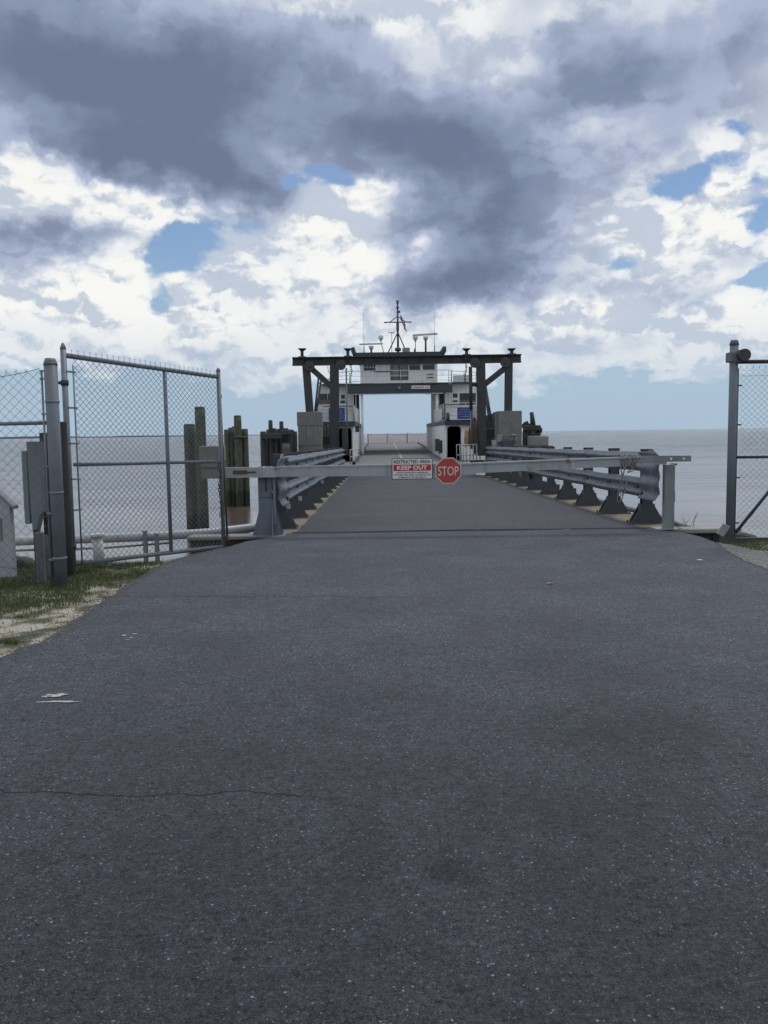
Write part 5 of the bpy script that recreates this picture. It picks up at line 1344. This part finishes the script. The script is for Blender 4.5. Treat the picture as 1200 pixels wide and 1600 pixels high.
for (x0, x1, y0, y1, m_) in ((563.5, 583, 599, 602, BANDD), (610, 623, 598, 601, WHITEG), (624, 637, 598, 601, WHITEG), (585, 610, 579, 580.5, BANDD), (667.5, 677, 584, 584.8, BANDD), (667.5, 677, 589, 589.8, BANDD)):
    a, b = P(x0, y0, YW - .1), P(x1, y1, YW - .1); fb(a.x, b.x, YW - .10, YW - .002, b.z, a.z, m_, 'wall_fitting')
# roof with dark upturned ends
a, b = P(552, 551, 62), P(694, 555, 62)
roof = fb(a.x, b.x, 62, 70, b.z, a.z, BANDD, 'roof')
fb(a.x + .3, b.x - .3, 62.15, 69.9, b.z - .28, b.z - .002, WHITEG, 'roof_fascia', roof)
for (pts_) in ([(549, 543), (553.5, 542.2), (557, 552), (551, 554.5), (548.5, 549)], [(697, 541.5), (692, 541.5), (689.5, 551), (695, 553.5), (697.3, 549)]):
    mb = MB(); mb.prism([(P(x, y, 62).x, P(x, y, 62).z) for x, y in pts_], 'y', 61.9, 69.5); mb.build('roof_wing', BANDD, roof)
zr_ = a.z
# mast
def rp(px, py, Y=65): return P(px, py, Y)
mx = rp(622, 550).x
mast = MB(); mast.tube([(mx, 65, zr_), (mx, 65, rp(622, 520).z), (mx, 65, rp(621.5, 474).z)], .085, 10, r2=.06); mast = mast.build('mast', BANDD, fr)
mb = MB(); 
for (px_, yy) in ((605, 64), (636.5, 64.2), (622, 67)): q_ = rp(px_, 550, yy); mb.tube([(q_.x, yy, zr_), (mx, 65, rp(622, 519).z)], .045, 8)
mb.build('mast_leg', BANDD, mast)
mb = MB(); z = rp(622, 503.4).z; mb.tube([(rp(600, 503).x, 65, z), (rp(643.5, 503).x, 65, z)], .045, 8)
for s in (-1, 1): mb.tube([(mx + s * .6, 65, z), (mx, 65, rp(622, 494).z)], .03, 6); mb.tube([(mx + s * .9, 65, z), (mx + s * .9, 65, z - .12)], .02, 6)
mb.build('yardarm', BANDD, mast)
mb = MB(); zt2 = rp(622, 474).z
for (dz, r_) in ((0, .10), (.12, .11), (-.35, .12)): mb.tube([(mx, 65, zt2 + dz), (mx, 65, zt2 + dz + .08)], r_, 10)
mb.tube([(mx + .05, 65, zt2 - .62), (mx + .2, 65, zt2 - .62)], .09, 8); mb.build('mast_lamp', BANDD, mast)
mb = MB(); z1_, z2_ = rp(622, 518).z, rp(622, 503).z; mb.box(mx - .11, mx + .09, 64.9, 65.1, z1_, z2_, .02); mb.build('mast_box', BANDD, mast)
# flag, drooping folds
fl = thing('flag', 'red, white and blue striped flag with stars hanging limp from the ferry mast', 'flag', tuple(rp(624, 492, 65.3)))
rows = []; nu, nv = 14, 13
for j in range(nv + 1):
    v = j / nv; row = []
    for i in range(nu + 1):
        u = i / nu
        top = bot = rp(624.8 + 7.5 * u + 2.5 * v + .8 * math.sin(u * 7), 490.5 + 15 * u + 13.5 * v, 65.3)
        p = top.lerp(bot, v); row.append((p.x + .03 * math.sin(v * 9), 65.3 + .10 * math.sin(u * 9 + v * 2), p.z))
    rows.append(row)
for (nm, m_, test) in (('red_stripes', FLR, lambda i, j: j % 2 == 0 and not (i < 6 and j < 7)), ('white_stripes', FLW, lambda i, j: j % 2 == 1 and not (i < 6 and j < 7)), ('blue_canton', FLB, lambda i, j: i < 6 and j < 7 and not (i % 2 == 1 and j % 2 == 1)), ('stars', FLW, lambda i, j: i < 6 and j < 7 and i % 2 == 1 and j % 2 == 1)):
    mb = MB()
    for j in range(nv):
        for i in range(nu):
            if test(i, j): mb.face([rows[j][i], rows[j][i + 1], rows[j + 1][i + 1], rows[j + 1][i]], True)
    bmesh.ops.remove_doubles(mb.bm, verts=mb.bm.verts, dist=.0005); mb.build(nm, m_, fl, thick=.01)
# radars, domes, aerials
def radar(pc, xa, ya, xb, yb, py0, Y, big):
    a, b, c = rp(xa, ya, Y), rp(xb, yb, Y), rp(pc, (ya + yb) / 2 + 2, Y)
    mb = MB(); mb.tube([(c.x, Y, zr_), (c.x, Y, zr_ + .18)], .16, 12, r2=.07); mb.tube([(c.x, Y, zr_ + .17), (c.x, Y, c.z - .28)], .07, 10); ped = mb.build('radar_pedestal', BANDD, fr)
    mb = MB(); mb.tube([(c.x, Y, c.z - .3), (c.x, Y, c.z - .22), (c.x, Y, c.z - .05)], .13, 14, r2=.19); mb.build('radar_motor', WG, ped)
    mb = MB(); mb.bar((a.x, Y - .12, a.z), (b.x, Y + .1, b.z), .12, .13 if big else .10); mb.build('radar_scanner', WG, ped)
radar(665, 645, 524.3, 683.5, 521.4, 549, 64.5, 1)
radar(580, 561.5, 538.4, 598, 536.8, 549, 64.5, 0)
for (px_, py_, yb) in ((595, 527, 549), (649, 527.5, 547)):
    c = rp(px_, py_, 65.5); mb = MB(); mb.ball(tuple(c), .20, 16, 10, 1.1); dm = mb.build('antenna_dome', SIGNW, fr)
    mb = MB(); mb.tube([(c.x, 65.5, c.z - .2), (c.x - (.0 if px_ > 600 else -.02), 65.5, c.z - .42), (c.x + (0.0 if px_ > 600 else .28), 65.5, zr_ + .0)], .03, 6); mb.tube([(c.x, 65.5, c.z - .30), (c.x, 65.5, c.z - .16)], .08, 8); mb.build('dome_mount', WG, dm)
c = rp(612, 519.5, 66); mb = MB(); mb.tube([(c.x, 66, zr_), (c.x, 66, c.z)], .025, 6); mb.box(c.x - .22, c.x + .22, 65.95, 66.05, c.z - .03, c.z + .03); mb.build('tee_aerial', WG, fr)
for (px_, pyt) in ((568.2, 487), (679, 483)):
    c = rp(px_, pyt, 64); mb = MB(); mb.tube([(c.x - .02, 64, zr_), (c.x - .02, 64, zr_ + .65)], .035, 6); mb.tube([(c.x - .02, 64, zr_ + .65), (c.x, 64, c.z)], .014, 5, r2=.006); mb.build('whip_aerial', BANDD, fr)
c = rp(622, 546, 63); mb = MB(); mb.box(c.x - .24, c.x + .22, 62.9, 63.3, c.z - .12, c.z + .14, .07); mb.tube([(c.x, 63.1, zr_), (c.x, 63.1, c.z - .1)], .05, 8); mb.build('searchlight', BANDD, fr)
c = rp(634.5, 546.5, 64); mb = MB(); mb.box(c.x - .27, c.x + .27, 63.8, 64.3, zr_, c.z + .14, .02); mb.build('roof_locker', ALUG, fr)
c = rp(648.2, 548, 63.5); mb = MB(); mb.tube([(c.x, 63.5, zr_), (c.x, 63.5, c.z + .15)], .075, 8); mb.build('roof_vent', BANDD, fr)
# blue notices hanging on the side deck rails
for (x0, x1, y0, y1, lab, Y) in ((714.5, 738.5, 636.5, 654.5, 'blue notice board with pale lettering on the right side-deck rail of the ferry', 47.6), (513.5, 539, 637.5, 657.5, 'blue notice board partly hidden by the left inner gantry leg', 47.6)):
    a, b = P(x0, y0, Y), P(x1, y1, Y)
    t_ = thing('notice_board', lab, 'sign', ((a.x + b.x) / 2, Y, b.z))
    mb = MB(); mb.box(a.x, b.x, Y, Y + .04, b.z, a.z, .008); mb.build('sign_plate', BLUE, t_)
    rnd = random.Random(int(x0)); w_, h_ = b.x - a.x, a.z - b.z; cxm = (a.x + b.x) / 2
    for (v, wf, hf) in ((.80, .62, .15), (.58, .78, .13), (.38, .82, .10), (.20, .80, .04)):
        mb = MB(); x = cxm - w_ * wf / 2
        while x < cxm + w_ * wf / 2:                 # illegible worn lettering
            lw = rnd.uniform(.03, .06) if hf > .05 else w_ * wf
            z = b.z + v * h_
            if hf > .05:
                mb.box(x, x + .012, Y - .004, Y - .0005, z - h_ * hf / 2, z + h_ * hf / 2)
                if rnd.random() > .3: mb.box(x + .013, x + lw * .7, Y - .004, Y - .0005, z + h_ * hf * .25, z + h_ * hf / 2)
                if rnd.random() > .5: mb.box(x + .013, x + lw * .7, Y - .004, Y - .0005, z - h_ * hf / 2, z - h_ * hf * .25)
            else: mb.box(x, x + lw, Y - .004, Y - .0005, z - .012, z + .012)
            x += lw + .02
        mb.build('lettering', BLUEW, t_)
# lantern on the right side deck, brown canvas heap, orange float
c = P(699.5, 656, 47.9); mb = MB(); mb.tube([(c.x, 47.7, ZB + .21), (c.x, 47.7, ZB + .55)], .10, 12); mb.ball((c.x, 47.7, ZB + .56), .10, 12, 8)
tag(mb.build('deck_lantern', BANDD, loc=(c.x, 47.7, ZB + .21)), 'small dark domed lantern at the corner of the right side deck', 'lantern')
def heap(name, label, cat, px, py, Y, sx_, sy_, sz_, m_, seed):
    from mathutils import noise as mn
    c = P(px, py, Y); mb = MB(); mb.ball((0, 0, 0), 1, 20, 14)
    for v in mb.bm.verts:
        k = 1 + .30 * mn.noise(v.co * 1.7 + Vector((seed, 0, 0))) + .14 * mn.noise(v.co * 5 + Vector((seed, 3, 0)))
        v.co = Vector((v.co.x * sx_ * k, v.co.y * sy_ * k, v.co.z * sz_ * k)) + c
    return tag(mb.build(name, m_, loc=(c.x, Y, c.z - sz_)), label, cat)
heap('canvas_bundle', 'dark brown canvas bundle hung against the ferry beside the right inner gantry leg', 'bundle', 742, 681, 44.0, .33, .3, .85, CANV, 4)
heap('canvas_bundle', 'tan orange sagging canvas beside the dark brown bundle on the ferry', 'bundle', 729.5, 685, 46.5, .15, .15, .50, ORAN, 9)
heap('net_bundle', 'dark net bundle hung against the ferry behind the left inner gantry leg', 'bundle', 513, 690, 44.0, .3, .3, .8, WOODD, 6)
# equipment along the tunnel walls
for (x0, x1, y0, y1, Y, nm, lab, m_) in ((681.5, 686.5, 686, 705, 52.5, 'equipment_locker', 'dark equipment locker against the right tunnel wall of the ferry', BANDD), (691, 694.5, 688, 708, 50.0, 'fire_extinguisher_box', 'narrow dark box against the right tunnel wall nearest the doorway', BANDD), (566, 568.5, 665, 675, 50.2, 'wall_lamp', 'small dark lamp box on the left tunnel wall of the ferry', BANDD)):
    a, b = P(x0, y0, Y), P(x1, y1, Y); s = 1 if x0 > 600 else -1
    xi = FX + 2.45 if s > 0 else FX - 2.60
    mb = MB(); mb.box(xi - s * .22, xi - s * .002, Y, Y + 1.3 if 'locker' in nm else Y + .3, b.z, a.z, .01)
    tag(mb.build(nm, m_, loc=(xi, Y, b.z)), lab, 'locker' if 'locker' in nm else 'box' if 'box' in nm else 'lamp')
mb = MB(); xw = FX - 2.60; mb.tube([(xw + .005, 49.3, P(561, 667, 49.3).z), (xw + .06, 49.3, P(561, 667, 49.3).z)], .05, 10); tag(mb.build('wall_light', BANDD, loc=(xw, 49.3, 2)), 'small round dark light on the left tunnel wall of the ferry', 'lamp')
# life ring on left upper deck, lifeboat-like gear on the left
a = P(508, 600, 60.6)
heap('raft_canister', 'pale raft canister on the left side of the ferry upper deck', 'canister', 509, 603, 61.0, .42, .3, .16, WHITEG, 2)
mb = MB(); mb.tube([P(499, 600, 61), P(504, 591, 61), P(511, 595, 61), P(517, 589, 61)], .05, 8); tag(mb.build('davit_arm', WG, loc=tuple(P(499, 603, 61))), 'bent pale davit arm above the left raft canister', 'davit')
# far end barrier netting
YN = 88.0
t_ = thing('safety_net', 'faded orange mesh safety netting across the far end of the ferry deck', 'netting', (FX, YN, fz(YN)))
xa, xb = P(574.5, 685, YN).x, P(669, 685, YN).x; z0, z1 = fz(YN) + .06, P(622, 678.4, YN).z
mb = MB(); n = 44
def sag(u): return z1 - .05 * abs(math.sin(u * math.pi * 3))
for i in range(n + 1): u = i / n; x = xa + (xb - xa) * u; mb.tube([(x, YN, z0), (x, YN + .02, sag(u))], .020, 4, caps=False)
for k in range(8):
    mb.tube([(xa + (xb - xa) * j / 18, YN + .01 * math.sin(j), z0 + (sag(j / 18) - z0) * k / 7) for j in range(19)], .022 if k in (0, 7) else .019, 4, caps=False)
mb.build('net_mesh', ORNET, t_)
for px_ in (575, 605, 636, 668):
    x = P(px_, 685, YN).x; mb = MB(); mb.tube([(x, YN - .03, fz(YN) - .1 if px_ in (605, 636) else z0), (x, YN - .03, z1 + .1)], .035, 6); mb.build('net_post', BANDD, t_)
mb = MB()
for u0 in range(18): mb.tube([(xa + (xb - xa) * u0 / 18, YN - .01, sag(u0 / 18) + .01), (xa + (xb - xa) * (u0 + 1) / 18, YN - .01, sag((u0 + 1) / 18) + .01)], .02, 5)
mb.build('top_rope', BANDD, t_)
